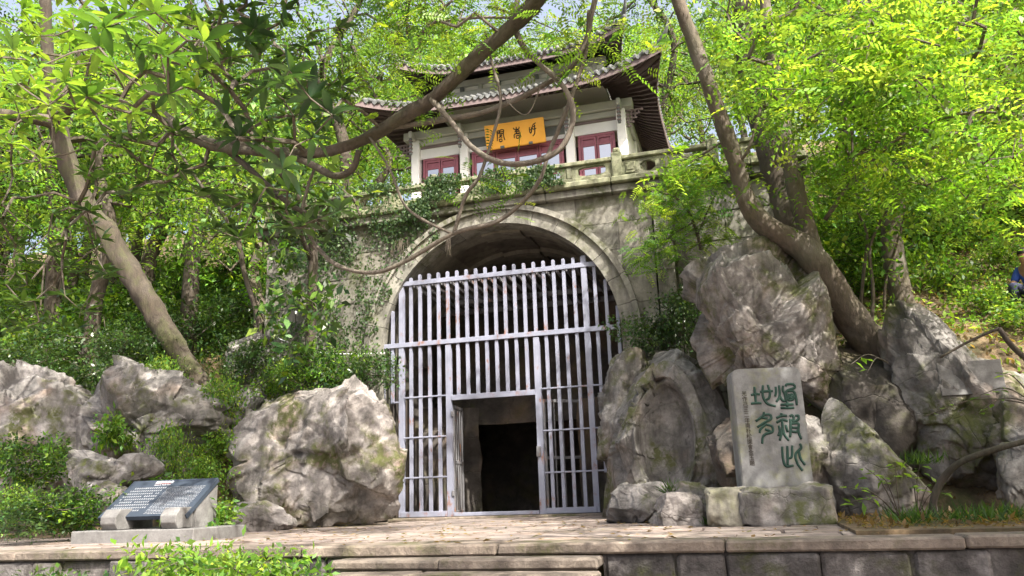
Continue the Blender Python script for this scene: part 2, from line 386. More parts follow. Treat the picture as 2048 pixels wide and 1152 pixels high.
# ------------------------------------------------------------------ terrain
def sstep(a, b, x):
    t = np.clip((x - a) / (b - a), 0, 1); return t * t * (3 - 2 * t)
def hgt(x, y):
    x = np.asarray(x, float); y = np.asarray(y, float)
    right = sstep(-3.5, -1.9, y) * 2.6 + .49 * np.maximum(0, y + 1.9)
    left = sstep(-2.5, -.7, y) * 2.3 + .50 * np.maximum(0, y + .7)
    cen = np.where(y > 8.2, 7.0 + .47 * (y - 8.2), -.06)
    wr = sstep(4.4, 5.3, x); wl_ = sstep(-3.3, -4.4, x)
    h = right * wr + left * wl_ + cen * (1 - wr) * (1 - wl_)
    h = np.where(y > 8.2, np.maximum(h, cen), h)
    lump = .22 * np.sin(1.3 * x + .7 * y) * np.sin(.9 * y - .5 * x + 1) + .10 * np.sin(3.1 * x + 1.2) * np.sin(2.7 * y)
    h = h + lump * np.clip(h, 0, 1)
    h = np.where(y < -3.8, -.06, h)
    h = np.where(h > 24, 24 + (h - 24) * .25, h)
    return np.where(y < -7.6, -1.06, h)
xs = np.concatenate([np.arange(-70, -14, 2.), np.arange(-14, 16, .4), np.arange(16, 72, 2.)])
ys = np.concatenate([np.arange(-45, -10, 2.5), [-9, -8.6, -7.62, -7.58, -6.5, -5.6, -5.0], np.arange(-4.85, 14, .35), np.arange(14, 85, 2.)])
gx, gy = np.meshgrid(xs, ys); gz = hgt(gx, gy)
nx, ny = len(xs), len(ys)
tv = np.stack([gx, gy, gz], 2).reshape(-1, 3)
tf = [(j * nx + i, j * nx + i + 1, (j + 1) * nx + i + 1, (j + 1) * nx + i) for j in range(ny - 1) for i in range(nx - 1)]
tag(O('hillside_ground', tv, tf, M['soil'], None, True), kind='structure')

# lower court, terrace paving, kerb, steps, retaining wall
YE = -8.0                                              # front edge of the terrace
low = O('lower_court', [(-20, -40, -1.05), (25, -40, -1.05), (25, YE - .05, -1.05), (-20, YE - .05, -1.05)], [(0, 1, 2, 3)], M['paving']); tag(low, kind='structure')
ter = box('terrace', -9, 12, YE + .45, .3, -.5, -.034, M['kerb']); tag(ter, kind='structure')
y = YE + .50; row = 0
while y < -.3:
    d = random.uniform(.5, .8); x = -6.5 + random.uniform(0, .4)
    while x < 9.5:
        w = random.uniform(.55, 1.25)
        if not (y > -5.2 and x > 3.4) and not (y > -3.2 and x < -2.2):
            g = .012; q = lambda: random.uniform(-.02, .02)
            z = random.uniform(-.008, .010)
            pts = [(x + g + q(), y + g + q()), (x + w - g + q(), y + g + q()), (x + w - g + q(), y + d - g + q()), (x + g + q(), y + d - g + q())]
            tl = [random.uniform(-.006, .006) for _ in range(4)]
            v = [(p[0], p[1], z + tl[k]) for k, p in enumerate(pts)] + [(p[0], p[1], -.033) for p in pts]
            O('flagstone', v, [(0, 1, 2, 3), (0, 4, 5, 1), (1, 5, 6, 2), (2, 6, 7, 3), (3, 7, 4, 0)], M['paving'], ter)
        x += w
    y += d; row += 1
x = -9
while x < 12:
    w = random.uniform(1.3, 2.2); x1 = min(x + w, 12)
    box('kerb_slab', x + .006, x1 - .006, YE - .03 + random.uniform(-.015, .015), YE + .48, -.10, random.uniform(.002, .012), M['kerb'], ter, .018, .006)
    x = x1
SX0, SX1 = .95, 3.45
steps = empty('stone_steps', (2.2, YE - .4, -1.05), 'low broad stone steps leading up to the terrace', 'steps')
for k in range(1, 10):
    z1 = -.105 * k; yb = YE - .03 - .34 * (k - 1); xx = SX0 - .15 * (k % 2)
    xm = random.uniform(1.6, 2.7)
    for a, b in ((xx, xm), (xm, SX1 + .03 * k)):
        box('step_slab', a + .004, b - .004, yb - .35, yb - .002, max(z1 - .10, -1.04), z1 + random.uniform(-.006, .006), M['kerb'], steps, .022, .008)
rw = empty('retaining_wall', (6, YE, -1.05), 'dark rough stone retaining wall beneath the terrace kerb', 'wall')
box('backing', -9, SX0, YE + .06, YE + .4, -1.05, -.105, M['wallblock'], rw); box('backing', SX1, 12, YE + .06, YE + .4, -1.05, -.105, M['wallblock'], rw)
for xa, xb in ((-9, SX0 - .02), (SX1 + .02, 12)):
    for z0, z1 in ((-1.05, -.60), (-.595, -.108)):
        x = xa
        while x < xb - .05:
            w = random.uniform(.22, .95); x1 = min(x + w, xb)
            if xb - x1 < .15: x1 = xb
            box('wall_stone', x + .008, x1 - .008, YE + random.uniform(-.035, .045), YE + .07, z0 + .008, z1 - .008, M['wallblock'], rw, .028, .024)
            x = x1

# ------------------------------------------------------------------ stone facade with the arch
CX, ZC, RI, RO = .06, 3.50, 2.60, 2.96
fac = empty('stone_facade', (CX, 0, 0), 'weathered ashlar stone facade with a tall round arch, partly ivy covered', 'facade')
def arc_poly(cx, zc, r, a0, a1, n): return [(cx + r * math.cos(a0 + (a1 - a0) * i / n), zc + r * math.sin(a0 + (a1 - a0) * i / n)) for i in range(n + 1)]
def wallblock(x0, x1, z0, z1, y0, y1, m, parent):
    g = .006; x0 += g; x1 -= g; z0 += g; z1 -= g; rr = RO + .05
    def bot(x):
        d = rr * rr - (x - CX) ** 2
        return max(z0, ZC + math.sqrt(d)) if d > 0 else z0
    if z1 <= ZC:
        if x1 <= CX - rr or x0 >= CX + rr: pass
        elif x0 >= CX: x0 = max(x0, CX + rr)
        elif x1 <= CX: x1 = min(x1, CX - rr)
        else: return
        if x1 - x0 < .04: return
        pts = [(x0, z0), (x1, z0), (x1, z1), (x0, z1)]
    else:
        xs_ = [x for x in np.linspace(x0, x1, 14)]; keep = [(x, bot(x)) for x in xs_ if bot(x) < z1 - .02]
        if len(keep) < 2: return
        xa, xb = keep[0][0], keep[-1][0]
        # end exactly where the ring meets the block's top
        d = rr * rr - (z1 - ZC) ** 2
        if d > 0:
            e = math.sqrt(d)
            if keep[-1][0] < xs_[-1] - 1e-6 and x0 < CX - e < x1: keep.append((CX - e, z1 - .001)); xb = CX - e
            if keep[0][0] > xs_[0] + 1e-6 and x0 < CX + e < x1: keep.insert(0, (CX + e, z1 - .001)); xa = CX + e
        if abs(keep[-1][0] - keep[0][0]) < .05: return
        mid = [k for k in keep]
        if any(keep[i + 1][0] - keep[i][0] > (x1 - x0) / 13 * 1.7 for i in range(len(keep) - 1)): return
        pts = mid + [(keep[-1][0], z1), (keep[0][0], z1)]
        if keep[-1][1] > z1 - .01: pts.remove((keep[-1][0], z1))
        if keep[0][1] > z1 - .01 and (keep[0][0], z1) in pts: pts.remove((keep[0][0], z1))
    yy = y0 + random.uniform(-.010, .010)
    prism('ashlar_block', pts, yy, y1, m, parent)
courses = [0, .62, 1.22, 1.85, 2.5, 3.1, 3.5, 4.1, 4.68, 5.24, 5.82, 6.42]
FX0, FX1 = -5.5, 3.42
for ci in range(len(courses) - 1):
    z0, z1 = courses[ci], courses[ci + 1]
    cuts = [FX0]; x = FX0 + random.uniform(.5, 1.2)
    while x < FX1 - .5: cuts.append(x); x += random.uniform(.75, 1.5)
    cuts.append(FX1)
    if CX - RO > -2.95: pass
    for a, b in zip(cuts, cuts[1:]): wallblock(a, b, z0, z1, 0, .30, M['ashlar'], fac)
# blocks over the crown that the clip above leaves out are filled by this backing
n = 40; arc = arc_poly(CX, ZC, RO + .02, math.pi, 0, n)
prism('wall_core', [(FX0, 0), (FX0, 6.42)] + [(FX1, 6.42), (FX1, 0), (CX + RO + .02, 0)] + arc[::-1] + [(CX - RO - .02, 0)], .022, .6, M['ashlar'], fac)
for a0, a1 in [(k * math.pi / 15, (k + 1) * math.pi / 15) for k in range(15)]:
    g = .002; P = arc_poly(CX, ZC, RO - .07, a0 + g, a1 - g, 5) + arc_poly(CX, ZC, RI, a1 - g, a0 + g, 5)
    prism('voussoir', P, -.05 + random.uniform(-.005, .005), .45, M['archstone'], fac)
    P = arc_poly(CX, ZC, RO + .045, a0 + g, a1 - g, 5) + arc_poly(CX, ZC, RO - .068, a1 - g, a0 + g, 5)
    prism('arch_moulding', P, -.12 + random.uniform(-.004, .004), .2, M['archstone'], fac)
for s in (-1, 1):
    z = 0
    for z1 in (.7, 1.4, 2.1, 2.8, 3.495):
        a, b = sorted((CX + s * RI, CX + s * (RO - .07))); box('jamb_block', a, b, -.05 + random.uniform(-.006, .006), .45, z + .004, z1 - .004, M['archstone'], fac, .008)
        a, b = sorted((CX + s * (RO - .068), CX + s * (RO + .045))); box('jamb_moulding', a, b, -.12, .2, z + .004, z1 - .004, M['archstone'], fac, .008)
        z = z1
# pilaster and the lower side wall to the right
for z0, z1 in zip(courses, courses[1:]):
    box('pilaster_block', 3.46, 3.80, -.10 + random.uniform(-.006, .006), .3, z0 + .004, z1 - .004, M['ashlar'], fac, .01)
rc = [2.2, 2.8, 3.4, 4.0, 4.6, 5.2, 5.8, 6.36]
for z0, z1 in zip(rc, rc[1:]):
    x = 3.84
    while x < 6.4:
        w = random.uniform(.7, 1.25); x1 = min(x + w, 6.4)
        box('ashlar_block', x + .006, x1 - .006, .05 + random.uniform(-.01, .01), .5, z0 + .006, z1 - .006, M['ashlar'], fac, .012, .004); x = x1
box('wall_core', 3.44, 6.4, .08, .48, 0, 6.4, M['ashlar'], fac)
box('side_wall', -5.5, -5.2, .6, 8, 0, 6.41, M['ashlar'], fac); box('side_wall', 6.1, 6.39, .5, 8, 0, 6.41, M['ashlar'], fac)
# cornice
x = -5.7
while x < 6.5:
    w = random.uniform(1.1, 1.7); x1 = min(x + w, 6.5)
    box('cornice_stone', x + .004, x1 - .004, -.16 + random.uniform(-.006, .006), .5, 6.425, 6.60, M['ashlar'], fac, .02)
    box('cornice_cap', x + .004, x1 - .004, -.26 + random.uniform(-.006, .006), .5, 6.605, 6.74, M['mossy'], fac, .025); x = x1
box('platform', -5.5, 6.4, .5, 8.3, 6.55, 6.78, M['ashlar'], fac)
# vault: panels with proud ribs, side walls, rock face at the back
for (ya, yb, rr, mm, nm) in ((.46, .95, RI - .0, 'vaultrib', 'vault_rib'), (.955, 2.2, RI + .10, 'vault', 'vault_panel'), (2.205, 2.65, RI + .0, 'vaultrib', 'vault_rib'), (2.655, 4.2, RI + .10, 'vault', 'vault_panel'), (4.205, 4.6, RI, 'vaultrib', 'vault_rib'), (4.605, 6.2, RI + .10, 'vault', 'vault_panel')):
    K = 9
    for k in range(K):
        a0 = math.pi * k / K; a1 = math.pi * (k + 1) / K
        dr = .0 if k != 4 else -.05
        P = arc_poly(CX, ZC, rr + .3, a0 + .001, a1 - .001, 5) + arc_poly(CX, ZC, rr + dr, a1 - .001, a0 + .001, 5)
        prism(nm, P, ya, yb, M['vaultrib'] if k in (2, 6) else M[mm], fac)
for s in (-1, 1):
    a, b = sorted((CX + s * (RI + .1), CX + s * (RI + .5)))
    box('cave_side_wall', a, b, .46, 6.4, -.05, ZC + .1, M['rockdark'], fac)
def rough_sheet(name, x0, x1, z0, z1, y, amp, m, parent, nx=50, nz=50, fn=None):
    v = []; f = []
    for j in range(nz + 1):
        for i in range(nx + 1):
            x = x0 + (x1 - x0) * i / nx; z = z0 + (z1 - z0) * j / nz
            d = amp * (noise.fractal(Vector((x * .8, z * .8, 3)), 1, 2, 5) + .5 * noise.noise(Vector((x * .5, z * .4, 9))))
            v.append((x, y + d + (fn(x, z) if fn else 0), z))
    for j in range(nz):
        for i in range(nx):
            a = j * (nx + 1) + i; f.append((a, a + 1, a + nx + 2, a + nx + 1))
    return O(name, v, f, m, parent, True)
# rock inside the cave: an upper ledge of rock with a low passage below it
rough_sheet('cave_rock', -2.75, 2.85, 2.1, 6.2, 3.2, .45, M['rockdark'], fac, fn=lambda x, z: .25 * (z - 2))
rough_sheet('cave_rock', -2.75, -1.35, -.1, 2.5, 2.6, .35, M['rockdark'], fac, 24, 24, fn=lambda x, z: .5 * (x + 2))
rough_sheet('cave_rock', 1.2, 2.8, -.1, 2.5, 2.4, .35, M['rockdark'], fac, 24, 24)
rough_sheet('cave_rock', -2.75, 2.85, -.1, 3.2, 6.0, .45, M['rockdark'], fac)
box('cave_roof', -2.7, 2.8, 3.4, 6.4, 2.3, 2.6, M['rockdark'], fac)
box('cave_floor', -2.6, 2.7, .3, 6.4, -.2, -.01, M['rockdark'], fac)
thr = box('threshold', -2.35, 2.2, -.16, .28, -.03, .045, M['kerb'], fac, .02)

# ------------------------------------------------------------------ parapet on the cornice
par = empty('stone_parapet', (CX, 0, 6.74), 'mossy carved stone parapet along the top of the facade', 'parapet')
posts = [-5.4, -3.35, -1.30, .75, 2.80, 4.75, 6.3]
for k, x in enumerate(posts):
    p = box('post', x - .11, x + .11, -.17, .07, 6.745, 7.30, M['mossy'], par, .02)
    box('post_cap', x - .075, x + .075, -.13, .03, 7.302, 7.42, M['mossy'], p, .035)
def ngon_frame(name, x0, x1, z0, z1, hole, ya, yb, m, parent):     # rectangular panel with an opening: top, bottom, left and right pieces round a polygon
    n = len(hole); ring = []
    cx = sum(h[0] for h in hole) / n; cz = sum(h[1] for h in hole) / n
    for h in hole:
        dx, dz = h[0] - cx, h[1] - cz
        t = min(((x1 - cx) / dx if dx > 1e-6 else (x0 - cx) / dx if dx < -1e-6 else 1e9), ((z1 - cz) / dz if dz > 1e-6 else (z0 - cz) / dz if dz < -1e-6 else 1e9))
        ring.append((cx + dx * t, cz + dz * t))
    v = [(p[0], ya, p[1]) for p in hole] + [(p[0], ya, p[1]) for p in ring] + [(p[0], yb, p[1]) for p in hole] + [(p[0], yb, p[1]) for p in ring]
    f = []
    for i in range(n):
        j = (i + 1) % n
        f += [(i, j, n + j, n + i), (2 * n + j, 2 * n + i, 3 * n + i, 3 * n + j), (j, i, 2 * n + i, 2 * n + j), (n + i, n + j, 3 * n + j, 3 * n + i)]
    return O(name, v, f, m, parent)
def ellipse(cx, cz, rx, rz, n=24, ph=0): return [(cx + rx * math.cos(2 * math.pi * i / n + ph), cz + rz * math.sin(2 * math.pi * i / n + ph)) for i in range(n)]
def rounded(cx, cz, rx, rz, n=24, p=4):
    o = []
    for i in range(n):
        a = 2 * math.pi * (i + .5) / n; c, s = math.cos(a), math.sin(a)
        o.append((cx + rx * math.copysign(abs(c) ** (2 / p), c), cz + rz * math.copysign(abs(s) ** (2 / p), s)))
    return o
for k, (a, b) in enumerate(zip(posts, posts[1:])):
    x0, x1 = a + .112, b - .112
    box('coping', x0, x1, -.15, .05, 7.13, 7.22, M['mossy'], par, .015)
    if k == 4 or k == 5:
        cx = x0 + .52 if k == 4 else (x0 + x1) / 2
        ngon_frame('carved_panel', x0, x1, 6.745, 7.125, ellipse(cx, 6.94, .17, .125, 8, math.pi / 8), -.09, .0, M['mossy'], par)
        for u0, u1 in ((x0 + .06, cx - .26), (cx + .26, x1 - .06)):
            if u1 - u0 > .15:
                q = box('carved_relief', u0, u1, -.112, -.088, 6.82, 7.06, M['mossy'], par, .01)
                box('carved_boss', (u0 + u1) / 2 - .07, (u0 + u1) / 2 + .07, -.128, -.110, 6.88, 7.0, M['mossy'], q, .008)
    else:
        mid = (x0 + x1) / 2
        box('base_rail', x0, x1, -.12, .02, 6.745, 6.86, M['mossy'], par, .015)
        for u0, u1 in ((x0, mid - .06), (mid + .06, x1)):
            ngon_frame('openwork_panel', u0, u1, 6.862, 7.128, rounded((u0 + u1) / 2, 6.99, (u1 - u0) / 2 - .13, .10), -.09, .0, M['mossy'], par)
        box('baluster', mid - .058, mid + .058, -.11, .02, 6.862, 7.128, M['mossy'], par, .012)

# ------------------------------------------------------------------ gate
gate = empty('barred_gate', (0, .1, 0), 'tall pale grey steel bar gate filling the cave arch', 'gate')
GX0, GS = -2.14, .2147
gx_ = lambda i: GX0 + GS * i
YG = .10
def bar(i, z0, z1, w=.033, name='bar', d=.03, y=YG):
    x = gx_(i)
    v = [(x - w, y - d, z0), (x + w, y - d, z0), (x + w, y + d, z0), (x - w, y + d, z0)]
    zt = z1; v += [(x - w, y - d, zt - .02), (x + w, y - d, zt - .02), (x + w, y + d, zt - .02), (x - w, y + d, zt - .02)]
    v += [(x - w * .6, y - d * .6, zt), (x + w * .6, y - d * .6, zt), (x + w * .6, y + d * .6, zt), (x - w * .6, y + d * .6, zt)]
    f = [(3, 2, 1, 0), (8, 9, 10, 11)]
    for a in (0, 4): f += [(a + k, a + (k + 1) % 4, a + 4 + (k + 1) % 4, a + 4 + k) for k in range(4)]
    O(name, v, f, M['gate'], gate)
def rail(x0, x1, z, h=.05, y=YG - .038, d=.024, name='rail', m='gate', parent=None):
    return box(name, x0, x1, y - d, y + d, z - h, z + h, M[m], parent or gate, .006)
TOP = 5.19; ZT = 5.00; ZM = 3.64; ZL = 2.44
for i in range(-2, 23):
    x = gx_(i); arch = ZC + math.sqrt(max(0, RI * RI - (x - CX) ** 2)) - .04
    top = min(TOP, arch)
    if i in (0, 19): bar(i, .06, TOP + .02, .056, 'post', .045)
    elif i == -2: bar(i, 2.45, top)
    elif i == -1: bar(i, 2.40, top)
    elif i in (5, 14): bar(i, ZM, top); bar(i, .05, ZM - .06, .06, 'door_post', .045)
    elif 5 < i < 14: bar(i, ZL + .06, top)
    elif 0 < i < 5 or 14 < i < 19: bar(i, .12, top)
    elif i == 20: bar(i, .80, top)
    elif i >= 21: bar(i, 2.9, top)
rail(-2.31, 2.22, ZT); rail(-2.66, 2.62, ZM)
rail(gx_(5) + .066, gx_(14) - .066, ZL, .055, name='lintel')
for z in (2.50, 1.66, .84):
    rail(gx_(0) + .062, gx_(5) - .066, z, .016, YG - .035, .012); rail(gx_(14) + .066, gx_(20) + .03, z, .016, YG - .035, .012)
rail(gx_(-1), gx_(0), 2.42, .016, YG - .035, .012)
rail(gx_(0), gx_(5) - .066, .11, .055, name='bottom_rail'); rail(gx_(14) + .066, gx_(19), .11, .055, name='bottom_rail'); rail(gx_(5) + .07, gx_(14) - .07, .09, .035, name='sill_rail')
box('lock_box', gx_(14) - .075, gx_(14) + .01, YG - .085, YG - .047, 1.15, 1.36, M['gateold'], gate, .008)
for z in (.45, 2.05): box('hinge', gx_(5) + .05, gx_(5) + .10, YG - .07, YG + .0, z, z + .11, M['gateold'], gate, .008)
# door leaves swung inwards
def leaf_door(xh, sgn, ang):
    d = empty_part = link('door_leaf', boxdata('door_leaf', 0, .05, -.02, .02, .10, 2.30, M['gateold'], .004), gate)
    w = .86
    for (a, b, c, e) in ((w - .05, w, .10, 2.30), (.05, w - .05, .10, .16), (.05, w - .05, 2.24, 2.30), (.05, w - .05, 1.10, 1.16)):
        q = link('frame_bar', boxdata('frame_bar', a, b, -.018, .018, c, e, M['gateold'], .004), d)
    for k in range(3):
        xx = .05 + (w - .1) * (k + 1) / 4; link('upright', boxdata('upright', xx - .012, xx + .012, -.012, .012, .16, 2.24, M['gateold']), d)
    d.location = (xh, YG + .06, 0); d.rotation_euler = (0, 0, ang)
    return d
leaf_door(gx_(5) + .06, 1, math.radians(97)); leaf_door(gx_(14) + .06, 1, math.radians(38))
# overhead cage running back from the top rail to an inner beam
cage = empty('inner_cage', (0, 1.2, 4.2), 'slatted inner steel canopy seen behind the gate bars', 'steel canopy')
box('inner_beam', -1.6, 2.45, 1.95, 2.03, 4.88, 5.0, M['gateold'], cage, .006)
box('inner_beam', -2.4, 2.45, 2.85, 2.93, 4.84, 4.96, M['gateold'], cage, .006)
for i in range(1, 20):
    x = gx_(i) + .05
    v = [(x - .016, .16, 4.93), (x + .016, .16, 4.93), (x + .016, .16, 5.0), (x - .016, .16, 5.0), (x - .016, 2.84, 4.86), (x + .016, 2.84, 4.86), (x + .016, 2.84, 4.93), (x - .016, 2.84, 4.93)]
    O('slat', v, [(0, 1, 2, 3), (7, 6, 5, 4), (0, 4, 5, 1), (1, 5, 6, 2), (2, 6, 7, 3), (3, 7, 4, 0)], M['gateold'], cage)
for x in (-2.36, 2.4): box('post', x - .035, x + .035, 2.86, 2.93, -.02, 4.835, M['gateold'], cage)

# ------------------------------------------------------------------ pavilion
PX, PY0, PY1 = .10, 2.0, 6.0
pav = empty('pavilion', (PX, 4, 6.78), 'two-tiered pavilion with upturned grey tiled eaves above the facade', 'pavilion')
ZF, ZB = 6.79, 9.30
colx = [-2.58, -1.27, 1.44, 2.70]
for x in colx:
    c = box('column', x - .11, x + .11, PY0 - .09, PY0 + .13, ZF, ZB, M['plaster'], pav, .02)
for x in (colx[0], colx[3]):
    for yy in (4.0, 5.9): box('column', x - .11, x + .11, yy - .1, yy + .1, ZF, ZB, M['plaster'], pav, .02)
for (xa, xb) in zip(colx, colx[1:]):
    x0, x1 = xa + .112, xb - .112
    box('wall_panel', x0, x1, PY0 + .03, PY0 + .10, 8.80, ZB - .16, M['plaster'], pav)
    box('beam', x0, x1, PY0 - .05, PY0 + .12, ZB - .158, ZB - .01, M['beam'], pav, .01)
    box('lattice_board', x0, x1, PY0 + .005, PY0 + .08, ZB - (.40 if xb - xa > 2 else .235), ZB - .162, M['beamdark'] if xb - xa > 2 else M['fascia'], pav, .01)
    # windows
    wx0, wx1 = x0 + .07, x1 - .07; zt = 8.78
    win = box('window', wx0, wx1, PY0 + .0, PY0 + .07, zt - .07, zt, M['red'], pav, .01)
    box('jamb', wx0, wx0 + .06, PY0, PY0 + .07, ZF + .3, zt - .072, M['red'], win); box('jamb', wx1 - .06, wx1, PY0, PY0 + .07, ZF + .3, zt - .072, M['red'], win)
    nleaf = 4 if xb - xa > 2 else 2
    lw = (wx1 - wx0 - .12) / nleaf
    for k in range(nleaf):
        a = wx0 + .06 + k * lw + .008; b = a + lw - .016
        box('stile', a, a + .05, PY0 + .01, PY0 + .055, ZF + .3, zt - .075, M['red'], win); box('stile', b - .05, b, PY0 + .01, PY0 + .055, ZF + .3, zt - .075, M['red'], win)
        box('door_panel', a + .05, b - .05, PY0 + .03, PY0 + .05, zt - .255, zt - .125, M['red'], win, .008)
        for z in (zt - .12, zt - .30, 7.9, ZF + .3): box('cross_rail', a + .05, b - .05, PY0 + .01, PY0 + .055, z, z + .05, M['red'], win)
        box('pane', a + .05, b - .05, PY0 + .028, PY0 + .038, 7.95, zt - .30, M['glass'], win)
        box('pane', a + .05, b - .05, PY0 + .028, PY0 + .038, ZF + .35, 7.9, M['glass'], win)
    box('sill_wall', x0, x1, PY0 + .01, PY0 + .10, ZF, ZF + .298, M['plaster'], pav)
for s, x in ((-1, colx[0]), (1, colx[3])):
    a, b = sorted((x - .04, x + .04)); box('side_wall', a, b, PY0 + .14, 5.8, ZF, ZB - .01, M['plaster'], pav)
box('back_wall', colx[0], colx[3], 5.9, 5.98, ZF, ZB - .01, M['plaster'], pav)
box('floor_slab', colx[0] - .2, colx[3] + .2, PY0 - .3, 6.2, 6.781, ZF - .001, M['ashlar'], pav)
e = box('architrave', colx[0] - .3, colx[3] + .3, PY0 - .13, PY0 + .15, ZB + .002, ZB + .22, M['beam'], pav, .015)
for s, x in ((-1, colx[0]), (1, colx[3])): box('architrave', x - .14, x + .14, PY0 + .155, 6.1, ZB + .002, ZB + .22, M['beam'], pav, .015)
# hanging carved corbels by each column
for x in colx:
    c = box('corbel', x - .05, x + .05, PY0 - .42, PY0 - .10, ZB - .06, ZB + .12, M['beam'], pav, .02)
    d = box('pendant', x - .035, x + .035, PY0 - .40, PY0 - .33, ZB - .52, ZB - .062, M['beamdark'], pav, .015)
    for k in range(4): box('carving', x - .045, x + .045, PY0 - .42, PY0 - .31, ZB - .16 - .1 * k, ZB - .12 - .1 * k, M['fascia'], d, .01)
for s, x in ((-1, colx[0]), (1, colx[3])):
    for k in range(5):
        q = .42 - .075 * k
        box('lattice_bracket', *sorted((x + s * .112, x + s * (.112 + q))), PY0 - .02, PY0 + .02, ZB - .08 - .1 * k, ZB - .045 - .1 * k, M['fascia'], pav)
    for k in range(4):
        u = x + s * (.17 + .085 * k); box('lattice_bracket', u - .015, u + .015, PY0 - .018, PY0 + .018, ZB - .08 - .1 * (4 - k), ZB - .046, M['fascia'], pav)

def roof(parent, name, cx, cy, hx, hy, ix, iy, ze, zi, lift, ext, P=4.0, thick=.10, rowsp=.17):
    def pt(side, u, v, dz=0.0):
        k = abs(u) ** P
        if side in (0, 2):
            sg = -1 if side == 0 else 1
            e_ = (cx + u * (hx + ext * k), cy + sg * (hy + ext * k)); i_ = (cx + u * ix, cy + sg * iy)
        else:
            sg = 1 if side == 1 else -1
            e_ = (cx + sg * (hx + ext * k), cy + u * (hy + ext * k)); i_ = (cx + sg * ix, cy + u * iy)
        w = v ** 1.3
        return (e_[0] + (i_[0] - e_[0]) * v, e_[1] + (i_[1] - e_[1]) * v, ze + lift * k * (1 - v) ** 2 + (zi - ze) * w + dz)
    NU, NV = 48, 8
    def sheet(nm, dz, m, v0=0.0):
        v = []; f = []
        for s in range(4):
            o = len(v)
            for j in range(NV + 1):
                for i in range(NU + 1): v.append(pt(s, -1 + 2 * i / NU, v0 + (1 - v0) * j / NV, dz))
            for j in range(NV):
                for i in range(NU):
                    a = o + j * (NU + 1) + i; f.append((a, a + 1, a + NU + 2, a + NU + 1))
        return O(nm, v, f, m, parent, True)
    r = sheet(name, .0, M['tile']); sof = sheet('soffit', -thick, M['wood'])
    v = []; f = []                                    # fascia board round the eave
    for s in range(4):
        o = len(v)
        for i in range(NU + 1):
            u = -1 + 2 * i / NU; a = pt(s, u, .0, -.015); b = pt(s, u, 0, -thick - .09); c = pt(s, u, .02, -thick - .09)
            v += [a, b, c]
        for i in range(NU):
            q = o + i * 3; f += [(q, q + 1, q + 4, q + 3), (q + 1, q + 2, q + 5, q + 4)]
    O('fascia_board', v, f, M['fascia'], parent)
    for s in (0, 1, 3):                               # rafters under the soffit
        L_ = hx if s == 0 else hy; nr = int(2 * L_ / .21)
        for k in range(nr + 1):
            u = -1 + 2 * k / nr
            if abs(u) > .985: continue
            A = np.array(pt(s, u, .03, -thick - .035)); B = np.array(pt(s, u, .98 if s == 0 else .6, -thick - .035))
            C_ = np.array(pt(s, u, .45 if s == 0 else .3, -thick - .035)); w = .034; h = .035
            side = np.array([1, 0, 0]) if s == 0 else np.array([0, 1, 0]); up = np.array([0, 0, 1.])
            vv = []
            for Q in (A, C_, B): vv += [Q - side * w - up * h, Q + side * w - up * h, Q + side * w + up * h, Q - side * w + up * h]
            ff = [(0, 1, 2, 3), (11, 10, 9, 8)]
            for b0 in (0, 4): ff += [(b0 + q, b0 + 4 + q, b0 + 4 + (q + 1) % 4, b0 + (q + 1) % 4) for q in range(4)]
            O('rafter', vv, ff, M['wood'], parent)
    # eave tiles along the front, with a half-round cap and a pointed drip between
    nt_ = int(2 * (hx + ext) / rowsp)
    for k in range(nt_ + 1):
        u = -1 + 2 * k / nt_
        ps = [np.array(pt(0, u, t, .012)) for t in (0, .12, .3, .55, .8, 1)]
        ps[0] = ps[0] + (ps[0] - ps[1]) * .25
        v, f = tube_vf(ps, [.058] * 6, 8, 0, None, 0)
        O('tile_row', v, f, M['tile'], r, True)
        if k < nt_:
            u2 = u + 1 / nt_; c = np.array(pt(0, u2, 0, -.0)); w = rowsp * .42
            pts = [(-w, .03), (-w, -.02), (-w * .6, -.065), (0, -.10), (w * .6, -.065), (w, -.02), (w, .03), (0, -.005)]
            vv = [(c[0] + a, c[1] - .035, c[2] + b) for a, b in pts] + [(c[0] + a, c[1] - .012, c[2] + b) for a, b in pts]; nn = len(pts)
            O('drip_tile', vv, [tuple(range(nn)), tuple(range(2 * nn - 1, nn - 1, -1))] + [(i, i + nn, (i + 1) % nn + nn, (i + 1) % nn) for i in range(nn)], M['tile'], r)
    lines = []
    for s in (1, 2, 3):
        L_ = hy if s != 2 else hx
        for k in range(int(2 * L_ / rowsp) + 1):
            u = -1 + 2 * k / int(2 * L_ / rowsp); lines.append([(pt(s, u, t, .012), .058) for t in (0, .3, .6, 1)])
    V = []; Fc = []
    for l in lines:
        vv, ff = tube_vf([p for p, _ in l], [.058] * 4, 6, 0, None, len(V)); V += vv; Fc += ff
    tag(O('side_tile_rows', V, Fc, M['tile'], r, True), kind='stuff')
    for sx in (-1, 1):                                # hip ridges running out into curled tips
        for sd in (0, 2):
            ps = [np.array(pt(sd, sx, t, .05)) for t in (1, .7, .4, .2, .05)]
            d = ps[-1] - ps[-2]; d /= np.linalg.norm(d); d2 = d * np.array([1, 1, 0]); d2 /= np.linalg.norm(d2)
            tip = ps[-1]
            ps += [tip + d2 * .18 + np.array([0, 0, .08]), tip + d2 * .32 + np.array([0, 0, .22]), tip + d2 * .40 + np.array([0, 0, .42])]
            rad = [.10, .10, .095, .09, .08, .06, .04, .018]
            C4 = catmull([list(p) + [q] for p, q in zip(ps, rad)], 4)
            v, f = tube_vf([c[:3] for c in C4], [c[3] for c in C4], 8, .1); O('hip_ridge', v, f, M['tile'], parent, True)
            ps = [np.array(pt(sd, sx, t, -thick - .06)) for t in (1, .5, .25, .06)]
            v, f = tube_vf(ps, [.10, .10, .09, .07], 6); O('corner_rafter', v, f, M['wood'], parent, True)
    return r
